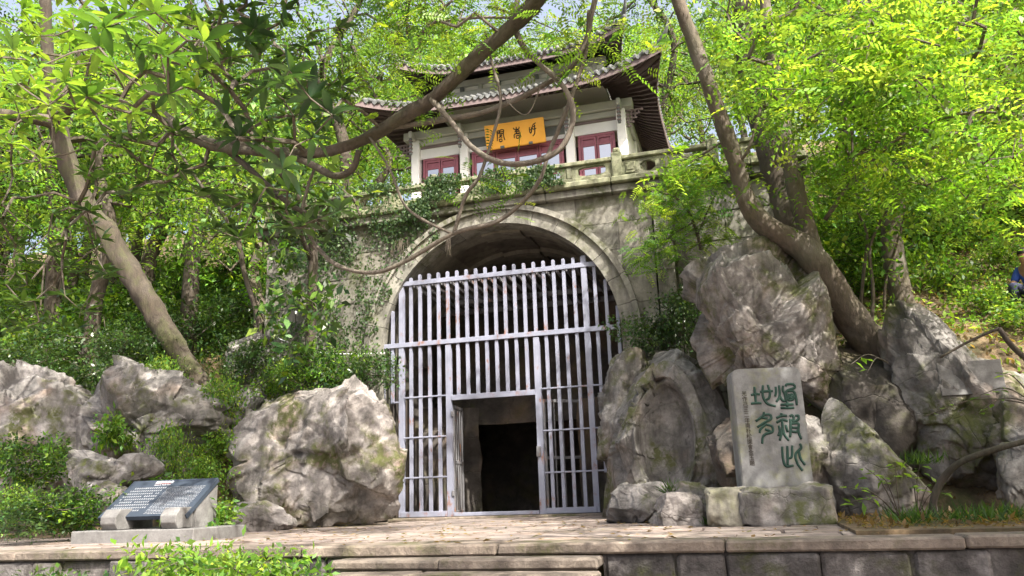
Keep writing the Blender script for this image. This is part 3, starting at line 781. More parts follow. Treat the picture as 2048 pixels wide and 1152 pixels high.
low_roof = roof(pav, 'lower_roof', PX, 4.0, 3.45, 3.05, 2.25, 1.75, 9.70, 10.30, .36, .33)
box('upper_wall', PX - 2.2, PX + 2.2, 2.32, 5.7, 10.15, 10.85, M['plaster'], pav)
box('upper_beam', PX - 2.3, PX + 2.3, 2.24, 2.33, 10.42, 10.62, M['beam'], pav, .01); box('upper_beam', PX - 2.3, PX + 2.3, 2.22, 2.33, 10.76, 10.92, M['beam'], pav, .01)
for k in range(9):
    x = PX - 2.0 + .5 * k; box('upper_post', x - .05, x + .05, 2.25, 2.33, 10.622, 10.758, M['beamdark'] if k % 2 else M['beam'], pav)
up_roof = roof(pav, 'upper_roof', PX, 4.0, 2.62, 2.45, 1.7, .12, 10.92, 12.2, .32, .30)
v, f = tube_vf([(PX - 1.9, 4, 12.45), (PX - 1.6, 4, 12.28), (PX, 4, 12.24), (PX + 1.6, 4, 12.28), (PX + 1.9, 4, 12.45)], [.10, .14, .14, .14, .10], 8); O('main_ridge', v, f, M['tile'], pav, True)

# writing: strokes given in photo pixels and cast onto the plane they are written on
def strokes(name, chars, org, scale, p, n, width, m, parent, lift=.004):
    for ch in chars:
        V = []; Fc = []
        for st in ch:
            pts = [onplane(org[0] + a / scale, org[1] + b / scale, p, n) + n * lift for a, b in st]
            C_ = catmull(pts, 5) if len(pts) > 2 else [np.array(pts[0]) * (1 - t) + np.array(pts[1]) * t for t in (0, .5, 1)]
            k = len(C_); v, f = tube_vf(C_, [width * (.82 + .18 * math.sin(math.pi * (i + .5) / k)) for i in range(k)], 6, 0, n, len(V)); V += v; Fc += f
        O(name, V, Fc, m, parent, True)
plq = empty('name_plaque', (.06, 1.8, 8.75), 'orange lacquered name plaque with three dark characters under the eave', 'plaque')
pt_, pb_ = 1.62, 1.80                                   # leans forward at the top
A_ = [at(968, 252, pt_), at(1087, 234, pt_), at(1091, 281, pb_), at(974, 302, pb_)]
x0, x1 = (A_[0].x + A_[3].x) / 2, (A_[1].x + A_[2].x) / 2; zt, zb = (A_[0].z + A_[1].z) / 2, (A_[2].z + A_[3].z) / 2
v = [(x0, pt_, zt), (x1, pt_, zt), (x1, pb_, zb), (x0, pb_, zb)]; v += [(a, b + .05, c) for a, b, c in v]
O('board', v, [(0, 3, 2, 1), (4, 5, 6, 7), (0, 1, 5, 4), (1, 2, 6, 5), (2, 3, 7, 6), (3, 0, 4, 7)], M['orange'], plq)
pn = Vector((0, -(zt - zb), -(pb_ - pt_))).normalized(); pp = Vector((x0, pb_, zb))
hu = [[(1265, 440), (1270, 540), (1298, 592), (1322, 540), (1315, 445)], [(1268, 510), (1316, 505)], [(1350, 375), (1425, 325)], [(1345, 385), (1342, 480), (1400, 485), (1440, 460)], [(1415, 395), (1395, 420)], [(1360, 420), (1410, 425)], [(1392, 372), (1402, 500), (1400, 600), (1352, 668)]]
song = [[(850, 455), (880, 495), (985, 485), (1003, 430)], [(928, 432), (930, 495)], [(890, 570), (925, 522), (995, 520), (1005, 600)], [(930, 555), (985, 550)], [(915, 600), (1000, 595)], [(925, 525), (935, 605)], [(880, 722), (885, 622), (1015, 612), (1048, 685)], [(928, 650), (930, 708), (965, 727), (1005, 702), (1000, 642)], [(930, 660), (1000, 652)]]
ge = [[(442, 795), (445, 660), (430, 545)], [(430, 545), (490, 530), (492, 600), (440, 605)], [(435, 575), (490, 565)], [(510, 610), (512, 520), (600, 510), (600, 600)], [(515, 560), (600, 550)], [(600, 600), (612, 690), (640, 770)], [(515, 605), (600, 600)], [(500, 645), (562, 640), (480, 712)], [(505, 670), (570, 705)], [(500, 745), (505, 803), (560, 803), (562, 742)], [(500, 748), (562, 742)]]
strokes('character', [hu, song, ge], (960, 220), 12.8, pp, pn, .014, M['ink'], plq)
for ux in (.24, .72):
    u = x0 + (x1 - x0) * (ux + .03); box('hook', u - .05, u + .05, pb_ - .03, pb_ + .02, zb - .015, zb + .05, M['beamdark'], plq, .01)
for ux in (.2, .8):
    u = x0 + (x1 - x0) * ux; box('bracket', u - .03, u + .03, pt_ + .052, PY0 - .05, zt - .12, zt - .06, M['beamdark'], plq)
# ------------------------------------------------------------------ boulders
def ground_hit(px, py, smax=90):
    d = ray(px, py); d = d / np.linalg.norm(d); s = 5.0
    while s < smax:
        p = CAM + d * s
        if p[2] <= hgt(p[0], p[1]): return Vector(p)
        s += .06
    return Vector(CAM + d * smax)
def boulder(name, label, poly, y0, tf, tb, m, seed=0, amp=.10, cuts=9, cat='boulder', group=None, nt_=110, np_=54, shape=.62, extra=None, strata=0.0):
    P = [at(a, b, y0 - .3 * tf) for a, b in poly]; c = sum(P, Vector()) / len(P); c0 = sum([at(a, b, y0) for a, b in poly], Vector()) / len(P)
    C_ = catmull([(p.x, p.z, 0) for p in P + P[:1]], 6)
    ang = np.unwrap([math.atan2(q[1] - c.z, q[0] - c.x) for q in C_]); rad = [math.hypot(q[0] - c.x, q[1] - c.z) for q in C_]
    if ang[-1] < ang[0]: ang = ang[::-1]; rad = rad[::-1]
    ang, idx = np.unique(ang, return_index=True); rad = np.array(rad)[idx]
    bm = bmesh.new(); bmesh.ops.create_icosphere(bm, subdivisions=7 if nt_ >= 150 else 6, radius=1.0)
    D_ = np.array([tuple(v.co) for v in bm.verts]); f = [tuple(v.index for v in t.verts) for t in bm.faces]; bm.free()
    th = np.arctan2(D_[:, 2], D_[:, 0]); rt = np.interp((th - ang[0]) % (2 * math.pi) + ang[0], ang, rad)
    s_ = -D_[:, 1]; cr = np.hypot(D_[:, 0], D_[:, 2]) ** shape
    q = np.stack([rt * cr * np.cos(th), -np.sign(s_) * np.abs(s_) ** .85 * np.where(s_ > 0, tf, tb), rt * cr * np.sin(th)], 1)
    r_ = random.Random(seed)
    mr = rt.mean()
    for _ in range(cuts * 2):
        n = np.array([r_.gauss(0, .9), -abs(r_.gauss(0, 1.2)) - .35, r_.gauss(0, .8)]); n /= np.linalg.norm(n)
        d = q @ n; lim = d.max() * r_.uniform(.62, .92); q -= np.maximum(0, d - lim)[:, None] * n * .97
    off = Vector((seed * 3.7, seed * 1.9, seed * 5.1)); sc_ = 1.0 / max(.35, min(mr, 1.2))
    nr_ = np.random.default_rng(seed); un = unit(q / np.array([np.percentile(np.abs(q[:, 0]), 97) ** 2, max(tf, tb) ** 2, np.percentile(np.abs(q[:, 2]), 97) ** 2])); base = q.copy(); size = min(mr, 1.3); kk = amp / .10
    wv = np.array([tuple(noise.noise_vector(Vector(v) * 2.3 * sc_ + off)) for v in base])
    fine = np.array([noise.fractal(Vector(v) * 5 * sc_ + off, .9, 2.2, 4) for v in base]); soft = np.array([noise.fractal(Vector(v) * .9 * sc_ + off, 1, 2, 2) for v in base])
    crev = np.array([max(0, .10 - abs(noise.noise(Vector(v) * 1.3 * sc_ + Vector(w_) * .45 + off))) for v, w_ in zip(base, wv)])
    disp = soft * .05 * size - crev * .42 * size + fine * .012 * size
    for ncell, tl, of, wp in ((11, .16, .030, .10), (46, .13, .012, .06), (260 if len(q) > 20000 else 130, .10, .004, .03)):
        qq = base + wv * wp * size; sd = qq[nr_.choice(len(q), ncell, replace=False)]
        idx = np.concatenate([((c_[:, None] - sd[None]) ** 2).sum(2).argmin(1) for c_ in np.array_split(qq, 40)])
        tv_ = nr_.normal(0, tl, (ncell, 3)); disp = disp + (((qq - sd[idx]) * tv_[idx]).sum(1) + nr_.normal(0, of * size, ncell)[idx]) * min(kk, 1.4)
    if strata: disp = disp + strata * .10 * np.abs(np.sin(6 * (q[:, 2] + .45 * q[:, 0]) + 2 * soft)) ** .5
    out = q + un * disp[:, None]
    for ax, src in ((0, rt * np.cos(th)), (2, rt * np.sin(th))):     # keep the traced extent after the cuts
        a, b = np.percentile(out[:, ax], [.6, 99.4]); out[:, ax] = src.min() + (out[:, ax] - a) * (src.max() - src.min()) / (b - a)
    c = c0; out += np.array([c.x, y0, c.z])
    if extra is not None: out = extra(out, c)
    o = O(name, out, f, m, None, True); return tag(o, label, cat, group)
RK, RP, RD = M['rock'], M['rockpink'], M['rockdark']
boulder('boulder', 'big pale sun-dappled boulder standing left of the barred gate', [(445, 985), (470, 930), (500, 880), (530, 830), (555, 795), (600, 778), (640, 766), (690, 776), (740, 800), (768, 826), (785, 880), (792, 960), (790, 1050), (700, 1062), (600, 1066), (540, 1066), (480, 1064), (446, 1035)], -1.7, 1.15, .9, RP, 3, .085, 12, nt_=170, np_=84)
boulder('rock', 'flat-topped low rock at the foot of the big dappled boulder', [(442, 1040), (455, 1014), (500, 1003), (538, 1008), (572, 1040), (566, 1064), (510, 1074), (452, 1068)], -3.6, .5, .45, RP, 5, .07, 6, 'rock')
boulder('rock', 'small pale rock half hidden in leaves behind the info board', [(405, 1045), (412, 1015), (440, 1005), (462, 1020), (465, 1050), (440, 1062)], -3.9, .25, .3, RP, 6, .08, 5, 'rock', nt_=60, np_=30)
boulder('rock', 'upright horn-shaped rock behind the info board', [(142, 920), (165, 900), (200, 905), (222, 935), (212, 975), (235, 1010), (225, 1045), (165, 1040), (160, 985), (150, 955)], -4.3, .35, .35, RK, 8, .08, 5, 'rock', nt_=70, np_=36)
boulder('rock', 'rounded snout-like rock leaning over the info board', [(200, 962), (218, 930), (262, 908), (303, 913), (314, 938), (290, 955), (250, 972), (222, 985)], -4.1, .35, .35, RK, 9, .06, 4, 'rock', nt_=70, np_=36)
boulder('rock', 'wedge-shaped low rock beside the horn-shaped rock', [(178, 962), (215, 965), (262, 985), (280, 1030), (250, 1050), (190, 1045)], -4.6, .3, .3, RK, 10, .07, 5, 'rock', nt_=60, np_=30)
boulder('rock_outcrop', 'broad shadowed rock outcrop below the left slope', [(-120, 750), (-20, 720), (60, 740), (130, 760), (190, 820), (210, 900), (190, 1010), (60, 1060), (-120, 1060)], -2.7, .8, 1.4, RK, 12, .14, 10, 'rock outcrop', nt_=140, np_=64)
boulder('rock_outcrop', 'craggy sunlit rock outcrop at the foot of the leaning tree', [(95, 810), (140, 740), (220, 718), (300, 735), (370, 770), (410, 830), (395, 930), (330, 1010), (200, 1040), (110, 1000)], -2.4, .95, 1.5, RK, 13, .16, 10, 'rock outcrop', nt_=150, np_=70)
boulder('rock_outcrop', 'sloping rock shelf between the leaning tree and the big boulder', [(380, 850), (430, 780), (500, 760), (540, 800), (510, 900), (450, 990), (400, 1010), (350, 960)], -.9, .7, .9, RK, 14, .12, 9, 'rock outcrop', nt_=90, np_=44)
boulder('rock', 'grey rock behind the slim dark tree on the left slope', [(455, 740), (465, 690), (495, 668), (540, 690), (560, 735), (540, 775), (480, 780)], -.2, .45, .5, RK, 15, .12, 7, 'rock', nt_=70, np_=36)
def niche(v, c):                                       # a tall oval hollow carved into the rock's face
    a = at(1325, 872, -2.85); cx, cz = a.x, a.z; rx, rz = .50, 1.0
    d = np.sqrt(((v[:, 0] - cx) / rx) ** 2 + ((v[:, 2] - cz) / rz) ** 2); fr = v[:, 1] < c.y
    near = fr & (d < 1.15); yf = np.median(v[near, 1])
    k = np.clip((1.0 - d) * 6, 0, 1); k = k * k * (3 - 2 * k); hollow = yf + .42 - .34 * np.clip(d, 0, 1) ** 3 + .12 * (v[:, 0] - cx)
    v[:, 1] = np.where(fr, v[:, 1] * (1 - k) + hollow * k, v[:, 1])
    rim = fr & (d >= 1.0) & (d < 1.3); v[rim, 1] = v[rim, 1] * .4 + (yf - .02) * .6
    return v
boulder('boulder', 'grey boulder with a carved oval niche right of the gate', [(1222, 1050), (1210, 960), (1218, 850), (1215, 770), (1225, 720), (1270, 704), (1335, 694), (1405, 718), (1462, 775), (1488, 860), (1500, 980), (1480, 1050), (1350, 1060)], -1.9, 1.05, 1.3, RK, 21, .07, 8, nt_=190, np_=96, extra=niche)
boulder('rock', 'dark upright rock filling the gap between gate and niche boulder', [(1206, 1046), (1200, 900), (1204, 780), (1212, 712), (1250, 704), (1300, 715), (1330, 800), (1330, 1040)], -.95, .6, .8, RK, 52, .07, 5, 'rock', nt_=90, np_=44)
boulder('rock', 'squat rounded rock under the oval niche', [(1212, 1050), (1222, 990), (1262, 968), (1322, 966), (1345, 985), (1342, 1052), (1280, 1062)], -3.7, .5, .5, RK, 22, .06, 6, 'rock', nt_=80, np_=40)
boulder('rock', 'narrow rock wedged between the squat rock and stele base', [(1330, 1050), (1335, 985), (1365, 965), (1420, 972), (1440, 1000), (1430, 1055)], -4.2, .4, .4, RK, 23, .07, 6, 'rock', nt_=70, np_=36)
boulder('rock', 'bright angular sunlit rock on the paving before the stele base', [(1300, 1052), (1318, 1030), (1342, 990), (1390, 985), (1404, 1005), (1414, 1050), (1370, 1060)], -5.1, .28, .3, RP, 24, .06, 8, 'rock', nt_=70, np_=36)
boulder('boulder', 'huge tilted boulder overhanging the stele', [(1384, 665), (1392, 600), (1402, 540), (1420, 498), (1445, 482), (1511, 498), (1589, 548), (1636, 600), (1668, 700), (1684, 752), (1678, 812), (1640, 800), (1600, 775), (1555, 750), (1511, 738), (1461, 755), (1417, 756), (1388, 722)], -3.0, .95, 1.3, RP, 47, .10, 9, nt_=180, np_=90, strata=.12)
tbk = boulder('boulder', 'dark cracked boulder at the right with a pale tablet on its face', [(1772, 665), (1798, 608), (1850, 620), (1920, 670), (2010, 690), (2110, 700), (2140, 860), (2090, 990), (1990, 1015), (1890, 990), (1840, 915), (1800, 825), (1776, 745)], -3.4, 1.0, 1.3, RK, 33, .10, 12, nt_=170, np_=84)
boulder('rock', 'leaning triangular rock slab right of the stele', [(1648, 850), (1668, 798), (1722, 850), (1800, 925), (1862, 1000), (1850, 1060), (1655, 1060)], -4.4, .4, .4, RK, 34, .05, 6, 'rock', nt_=90, np_=44)
boulder('rock', 'narrow brown rock standing behind the stele', [(1596, 850), (1612, 832), (1642, 838), (1654, 900), (1655, 1010), (1600, 1015)], -4.45, .25, .3, RK, 35, .05, 6, 'rock', nt_=60, np_=30)
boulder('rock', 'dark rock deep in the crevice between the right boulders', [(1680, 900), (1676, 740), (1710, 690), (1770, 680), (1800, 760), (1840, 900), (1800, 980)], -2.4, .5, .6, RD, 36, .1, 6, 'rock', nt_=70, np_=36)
boulder('rock', 'pale rock slab behind the forked tree trunk', [(1580, 560), (1600, 535), (1640, 545), (1660, 600), (1680, 660), (1640, 670), (1600, 620)], -1.7, .4, .5, RP, 37, .08, 7, 'rock', nt_=70, np_=36)
boulder('boulder', 'shaded boulder at the right end of the terrace bed', [(2000, 830), (2050, 790), (2150, 800), (2200, 900), (2180, 1030), (2060, 1040), (2000, 980)], -4.3, .5, .8, RK, 38, .1, 8, nt_=80, np_=40)
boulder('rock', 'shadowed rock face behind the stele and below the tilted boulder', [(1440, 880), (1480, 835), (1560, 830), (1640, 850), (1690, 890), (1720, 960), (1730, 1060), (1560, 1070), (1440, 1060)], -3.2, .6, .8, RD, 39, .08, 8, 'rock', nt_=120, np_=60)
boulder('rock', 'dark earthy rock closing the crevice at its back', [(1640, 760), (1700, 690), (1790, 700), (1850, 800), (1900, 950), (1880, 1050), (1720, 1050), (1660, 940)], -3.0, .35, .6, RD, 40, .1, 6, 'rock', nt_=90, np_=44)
tb = box('inscribed_tablet', 0, 1, 0, .06, 0, 1, M['stele'], None, .01)
bpy.context.view_layer.update()
ys_ = [h[1].y for q in ((1900, 740), (1945, 755), (1990, 740), (1920, 780), (1980, 780)) for h in [tbk.ray_cast(Vector(CAM), Vector(ray(*q)).normalized())] if h[0]]
yt = (sorted(ys_)[len(ys_) // 2] if ys_ else -4.3) - .03
p0, p1 = at(1884, 792, yt), at(2003, 716, yt)
tb.data.materials[0] = M['granite']; tb.location = (p0.x, yt, p0.z); tb.scale = (p1.x - p0.x, 5, p1.z - p0.z); tb.rotation_euler = (math.radians(-5), 0, 0)
tag(tb, 'pale smooth rectangular tablet set into the dark right boulder', 'tablet')
bed = box('planting_bed', 5.75, 12, -7.49, -3.5, -.5, .035, M['soil']); tag(bed, kind='structure')

# ------------------------------------------------------------------ stele
st = empty('stele', (4.95, -5.1, 0), 'upright stone stele with large green carved characters on a rough plinth', 'stele')
phi = math.radians(13); pf = at(1557, 976, -5.2); zb = pf.z; H = at(1535, 737, -5.12).z - zb; W = .86; T = .34
U = Vector((math.cos(phi), math.sin(phi), 0)); Nn = Vector((math.sin(phi), -math.cos(phi), 0)); Zz = Vector((0, 0, 1))
out = [(-W / 2, 0), (W / 2, 0)] + [(W / 2 - .09 + .09 * math.cos(a), H - .09 + .09 * math.sin(a)) for a in np.linspace(0, math.pi / 2, 6)] + [(-W / 2 + .09 + .09 * math.cos(a), H - .09 + .09 * math.sin(a)) for a in np.linspace(math.pi / 2, math.pi, 6)]
v = [pf + U * a + Zz * b for a, b in out] + [pf + U * a + Zz * b - Nn * T for a, b in out]; n = len(out)
me = mesh_data('slab', v, [tuple(range(n)), tuple(range(2 * n - 1, n - 1, -1))] + [(i, i + n, (i + 1) % n + n, (i + 1) % n) for i in range(n)], M['stele'])
bm = bmesh.new(); bm.from_mesh(me); bmesh.ops.recalc_face_normals(bm, faces=bm.faces); bmesh.ops.bevel(bm, geom=[e for e in bm.edges], offset=.012, segments=2, affect='EDGES'); bm.to_mesh(me); bm.free()
link('slab', me, st)
# plinth: two rough blocks
def rough_block(name, x0, x1, y0, y1, z0, z1, m, parent, seed, amp=.03, n=14):
    bm = bmesh.new(); bmesh.ops.create_cube(bm, size=1); bmesh.ops.subdivide_edges(bm, edges=bm.edges, cuts=n, use_grid_fill=True)
    for vv in bm.verts:
        p = vv.co.copy(); q = Vector((x0 + (p.x + .5) * (x1 - x0), y0 + (p.y + .5) * (y1 - y0), z0 + (p.z + .5) * (z1 - z0)))
        r = Vector((max(abs(p.x) * 2 - .86, 0), max(abs(p.y) * 2 - .8, 0), max(abs(p.z) * 2 - .84, 0)))
        k = noise.fractal(q * 2.2 + Vector((seed, 0, 0)), 1, 2, 4); ed = max(0, r.x * r.y + r.y * r.z + r.x * r.z) * 6
        vv.co = q + Vector((p.x, p.y, p.z)) * (amp * 2 * k - ed * amp * 3.0)
    return bm_obj(name, bm, m, parent, True)
rough_block('plinth', 4.30, 4.74, -5.52, -4.6, -.02, zb + .01, M['steleside'], st, 3, .06, 22); rough_block('plinth', 4.70, 5.78, -5.56, -4.6, -.02, zb + .006, M['rock'], st, 9, .07, 22)
di = [[(150, 175), (158, 250), (165, 345)], [(115, 262), (165, 250), (210, 256)], [(115, 352), (170, 345), (225, 347)], [(240, 160), (240, 270), (285, 350), (375, 380)], [(290, 155), (312, 230), (305, 290), (262, 318)], [(210, 228), (280, 222), (345, 220)]]
duo = [[(253, 440), (240, 480), (165, 535)], [(250, 465), (315, 470), (322, 515), (255, 550), (180, 600)], [(222, 498), (290, 505)], [(280, 558), (215, 620), (208, 660)], [(275, 570), (335, 590), (340, 645), (275, 668), (240, 700), (232, 772)], [(262, 618), (318, 640)]]
yan = [[(372, 175), (378, 225), (368, 278)], [(408, 160), (415, 270), (380, 335)], [(418, 270), (440, 312), (470, 330)], [(450, 165), (448, 210), (468, 250), (482, 335)], [(478, 172), (490, 150), (555, 150), (572, 185), (500, 212), (484, 240), (490, 320)], [(500, 222), (560, 225), (585, 285), (596, 370)], [(502, 262), (552, 258), (556, 305), (506, 312), (502, 262)], [(505, 268), (552, 305)], [(550, 265), (508, 308)], [(425, 362), (560, 358)], [(495, 330), (494, 395)], [(425, 398), (565, 395)]]
xia = [[(432, 450), (438, 492)], [(380, 502), (432, 480), (492, 478)], [(382, 552), (440, 520), (500, 535)], [(440, 530), (446, 620), (415, 740)], [(405, 580), (418, 640), (400, 690)], [(448, 610), (468, 680), (512, 738)], [(478, 575), (500, 650)], [(520, 488), (545, 472), (562, 505), (540, 535)], [(578, 480), (610, 476), (612, 512), (580, 535), (545, 540)], [(526, 510), (530, 610), (524, 702)], [(540, 562), (608, 560), (606, 602), (545, 602)], [(545, 645), (600, 640), (618, 560)], [(608, 600), (616, 660), (642, 725)]]
ci = [[(440, 800), (450, 930), (482, 1005), (560, 1000)], [(495, 795), (498, 900), (500, 1000)], [(546, 790), (542, 905), (500, 925)], [(625, 770), (640, 815), (582, 880), (600, 975), (655, 1055)], [(618, 850), (632, 920), (680, 995)]]
strokes('character', [di, duo, yan, xia, ci], (1480, 740), 5.236, pf, Nn, .0185, M['greenpaint'], st, .002)
dep = None
def text_obj(name, s, size, m, parent, origin, ex, ey, nrm, align='CENTER'):
    cu = bpy.data.curves.new(name, 'FONT'); cu.body = s; cu.size = size; cu.align_x = align; cu.extrude = .0015; cu.fill_mode = 'FRONT' if False else 'BOTH'; cu.resolution_u = 2
    to = bpy.data.objects.new(name, cu); COL.objects.link(to); bpy.context.view_layer.update()
    me = bpy.data.meshes.new_from_object(to.evaluated_get(bpy.context.evaluated_depsgraph_get()))
    bpy.data.objects.remove(to); me.materials.clear(); me.materials.append(m)
    mm = Matrix.Identity(4)
    for i in range(3): mm[i][0] = ex[i]; mm[i][1] = ey[i]; mm[i][2] = nrm[i]; mm[i][3] = origin[i]
    me.transform(mm); me.update(); return link(name, me, parent)
small = '光作己三二年南朴松園會金玉題'
for k, ch in enumerate(small):
    zx = 45 + (130 - 45) * k / 13; zy = 245 + (975 - 245) * k / 13
    p = onplane(1480 + zx / 5.236, 740 + (zy + 22) / 5.236, pf, Nn) + Nn * .003
    text_obj('small_character', ch, .068, M['ink'], st, p, U, Zz, Nn)

# ------------------------------------------------------------------ information board
ib = empty('info_board', (-3.0, -6.2, 0), 'slanted blue-grey slate information board with white text on granite supports', 'information board')
pb0, pb1 = at(205, 1032, -6.28), at(379, 1033, -6.28); pt0, pt1 = at(260, 961, -5.62), at(429, 958, -5.62)
x0 = (pb0.x + pt0.x) / 2; x1 = (pb1.x + pt1.x) / 2; z0 = (pb0.z + pb1.z) / 2; z1 = (pt0.z + pt1.z) / 2
A0 = Vector((x0, -6.28, z0)); Ux = Vector((x1 - x0, 0, 0)); Vy = Vector((0, .66, z1 - z0)); Nb = Ux.cross(Vy).normalized()
if Nb.y > 0: Nb = -Nb
v = [A0, A0 + Ux, A0 + Ux + Vy, A0 + Vy]; v += [p - Nb * .06 for p in v]
O('panel', v, [(0, 1, 2, 3), (7, 6, 5, 4), (0, 4, 5, 1), (1, 5, 6, 2), (2, 6, 7, 3), (3, 7, 4, 0)], M['slate'], ib)
ux, vy = Ux.normalized(), Vy.normalized(); LW, LH = Ux.length, Vy.length
P2 = lambda u, w: A0 + Ux * u + Vy * w + Nb * .0015
text_obj('title', '烟霞洞造像', .062, M['white'], ib, P2(.40, .905), ux, vy, Nb)
text_obj('subtitle', 'Statues in Yanxia Cave', .030, M['white'], ib, P2(.40, .845), ux, vy, Nb)
def dashes(name, rects, m):
    V = []; Fc = []
    for (u0, u1, w0, w1) in rects:
        o = len(V); V += [P2(u0, w0), P2(u1, w0), P2(u1, w1), P2(u0, w1)]; Fc.append((o, o + 1, o + 2, o + 3))
    return O(name, V, Fc, m, ib)
dashes('title_rule', [(.31, .49, .888, .894)], M['redprint'])
rc_ = []
rr = random.Random(4)
for r in range(10):
    w = .755 - r * .0765; n = (16 if r else 15) if r < 9 else 5; u = .055 + (.05 if r in (0, 9) else 0)
    for k in range(n):
        if rr.random() < .07: continue
        a = u + k * .0255; h = .040
        for q in range(4):                               # each glyph a small knot of strokes
            y_ = w + h * q / 4; rc_.append((a + .002 * rr.random(), a + .018 - .003 * rr.random(), y_, y_ + .0032))
        rc_.append((a + .008, a + .0095, w, w + h))
tag(dashes('chinese_text', rc_, M['white']), kind='stuff')
rc_ = []
for r in range(20):
    w = .775 - r * .0375; u = .50
    while u < (.93 if r < 19 else .7):
        l = rr.uniform(.01, .035); rc_.append((u, min(u + l, .935), w, w + .006)); u += l + .006
tag(dashes('english_text', rc_, M['white']), kind='stuff')
box('plinth', x0 - .22, x1 + .30, -6.50, -5.35, -.02, .165, M['granite'], ib, .012)
for cxp in (222, 341):
    cx = at(cxp, 1040, -6.4).x; w = .125
    prof = [(-6.46, .25), (-6.46, .34), (-6.37, .44), (-6.10, .44), (-6.10, .168), (-6.40, .168)]
    v = [(cx - w, a, b) for a, b in prof] + [(cx + w, a, b) for a, b in prof]; n = 6
    me = mesh_data('support', v, [tuple(range(n)), tuple(range(2 * n - 1, n - 1, -1))] + [(i, (i + 1) % n, (i + 1) % n + n, i + n) for i in range(n)], M['granite'])
    bm = bmesh.new(); bm.from_mesh(me); bmesh.ops.recalc_face_normals(bm, faces=bm.faces); bmesh.ops.bevel(bm, geom=list(bm.edges), offset=.008, segments=1, affect='EDGES'); bm.to_mesh(me); bm.free(); link('support', me, ib)
for fx in (.18, .92):
    cx = x0 + (x1 - x0) * fx
    prof = [(-6.05, .168), (-6.05, z0 + .10), (-5.60, z1 - .10), (-5.60, .168)]
    v = [(cx - .1, a, b) for a, b in prof] + [(cx + .1, a, b) for a, b in prof]
    me = mesh_data('rear_support', v, [(0, 1, 2, 3), (7, 6, 5, 4)] + [(i, i + 4, (i + 1) % 4 + 4, (i + 1) % 4) for i in range(4)], M['granite']); link('rear_support', me, ib)

# ------------------------------------------------------------------ trees in view
def ctrl(L): return [(at(a, b, y), r) for a, b, y, r in L]
lt = empty('leaning_tree', at(420, 815, -1.0), 'thick mossy trunk leaning left with a long limb sweeping across the pavilion', 'tree')
_, path1 = tube('trunk', ctrl([(436, 850, -.9, 0.303), (412, 800, -1.0, 0.273), (370, 728, -1.1, 0.250), (318, 640, -1.2, 0.242), (270, 560, -1.3, 0.250), (215, 470, -1.4, 0.250), (165, 400, -1.5, 0.227), (135, 320, -1.6, 0.204), (112, 235, -1.8, 0.189), (95, 120, -2.2, 0.151), (90, -40, -2.6, 0.114)]), M['barkmoss'], lt, 18, .30, 10)
_, path2 = tube('limb', ctrl([(114, 245, -1.8, 0.113), (160, 200, -2.6, 0.110), (215, 185, -3.6, 0.103), (300, 218, -4.8, 0.096), (400, 280, -5.8, 0.086), (500, 301, -6.3, 0.080), (640, 305, -6.6, 0.070), (735, 274, -6.8, 0.076), (800, 236, -7.0, 0.083), (870, 196, -7.1, 0.086), (950, 118, -7.3, 0.089), (1020, 58, -7.5, 0.089), (1095, -30, -7.7, 0.086), (1190, -170, -8.0, 0.073)]), M['bark'], lt, 16, .42, 10)
_, path3 = tube('limb', ctrl([(120, 248, -1.8, .17), (60, 235, -2.4, .14), (-40, 225, -3.2, .11)]), M['bark'], lt, 10, .2)
tube('limb', ctrl([(470, 285, -6.2, .07), (560, 305, -6.5, .055), (625, 330, -6.6, .05), (670, 352, -6.7, .05), (705, 338, -6.7, .045), (718, 300, -6.75, .04)]), M['bark'], lt, 8, .2)
_, path4 = tube('limb', ctrl([(440, 288, -6.0, .05), (490, 330, -6.2, .045), (540, 375, -6.3, .04), (590, 415, -6.4, .035), (650, 440, -6.5, .02)]), M['darkbark'], lt, 8, .2)
# rosettes of broad leaves
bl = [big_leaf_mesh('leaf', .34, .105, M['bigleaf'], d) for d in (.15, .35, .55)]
bld = [big_leaf_mesh('leaf', .31, .095, M['bigleafshaded'], d) for d in (.3, .5, .8)]
cr = link('crown', mesh_data('crown', [], []), lt)
def place_rosette(c, meshes, tilt):
    axis = Vector((random.gauss(0, tilt), random.gauss(0, tilt), 1)).normalized(); k = random.randint(7, 9); a0 = random.random() * 6.28
    q = Vector((0, 0, 1)).rotation_difference(axis)
    for i in range(k):
        el = random.uniform(-.15, .75) if i < 6 else random.uniform(.6, 1.1)
        d = q @ Vector((math.cos(a0 + 6.283 * i / k) * math.cos(el), math.sin(a0 + 6.283 * i / k) * math.cos(el), math.sin(el)))
        x = d; y = axis.cross(x).normalized() if abs(axis.dot(x)) < .98 else Vector((0, 1, 0)); z = x.cross(y)
        o = bpy.data.objects.new('leaf', random.choice(meshes)); COL.objects.link(o); o.parent = cr
        s = random.uniform(.7, 1.15)
        mm = Matrix((( x.x, y.x, z.x, c.x), (x.y, y.y, z.y, c.y), (x.z, y.z, z.z, c.z), (0, 0, 0, 1))) @ Matrix.Scale(s, 4)
        o.matrix_basis = mm
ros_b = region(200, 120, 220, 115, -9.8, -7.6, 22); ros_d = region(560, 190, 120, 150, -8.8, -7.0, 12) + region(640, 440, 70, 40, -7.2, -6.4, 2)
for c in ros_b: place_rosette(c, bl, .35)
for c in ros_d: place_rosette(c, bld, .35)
def rosette_stuff(centers, L, pal, per=8):
    c = np.repeat(np.array([tuple(p) for p in centers]), per, 0); n = len(c)
    a = rng.random(n) * 6.283; el = rng.uniform(-.3, .7, n); D = np.stack([np.cos(a) * np.cos(el), np.sin(a) * np.cos(el), np.sin(el)], 1)
    N = rng.normal(0, .25, (n, 3)); N[:, 2] += 1; Ls = L * rng.uniform(.7, 1.2, n)
    return diamonds(c, D, N, Ls, Ls * .31), palette(n, PAL[pal])
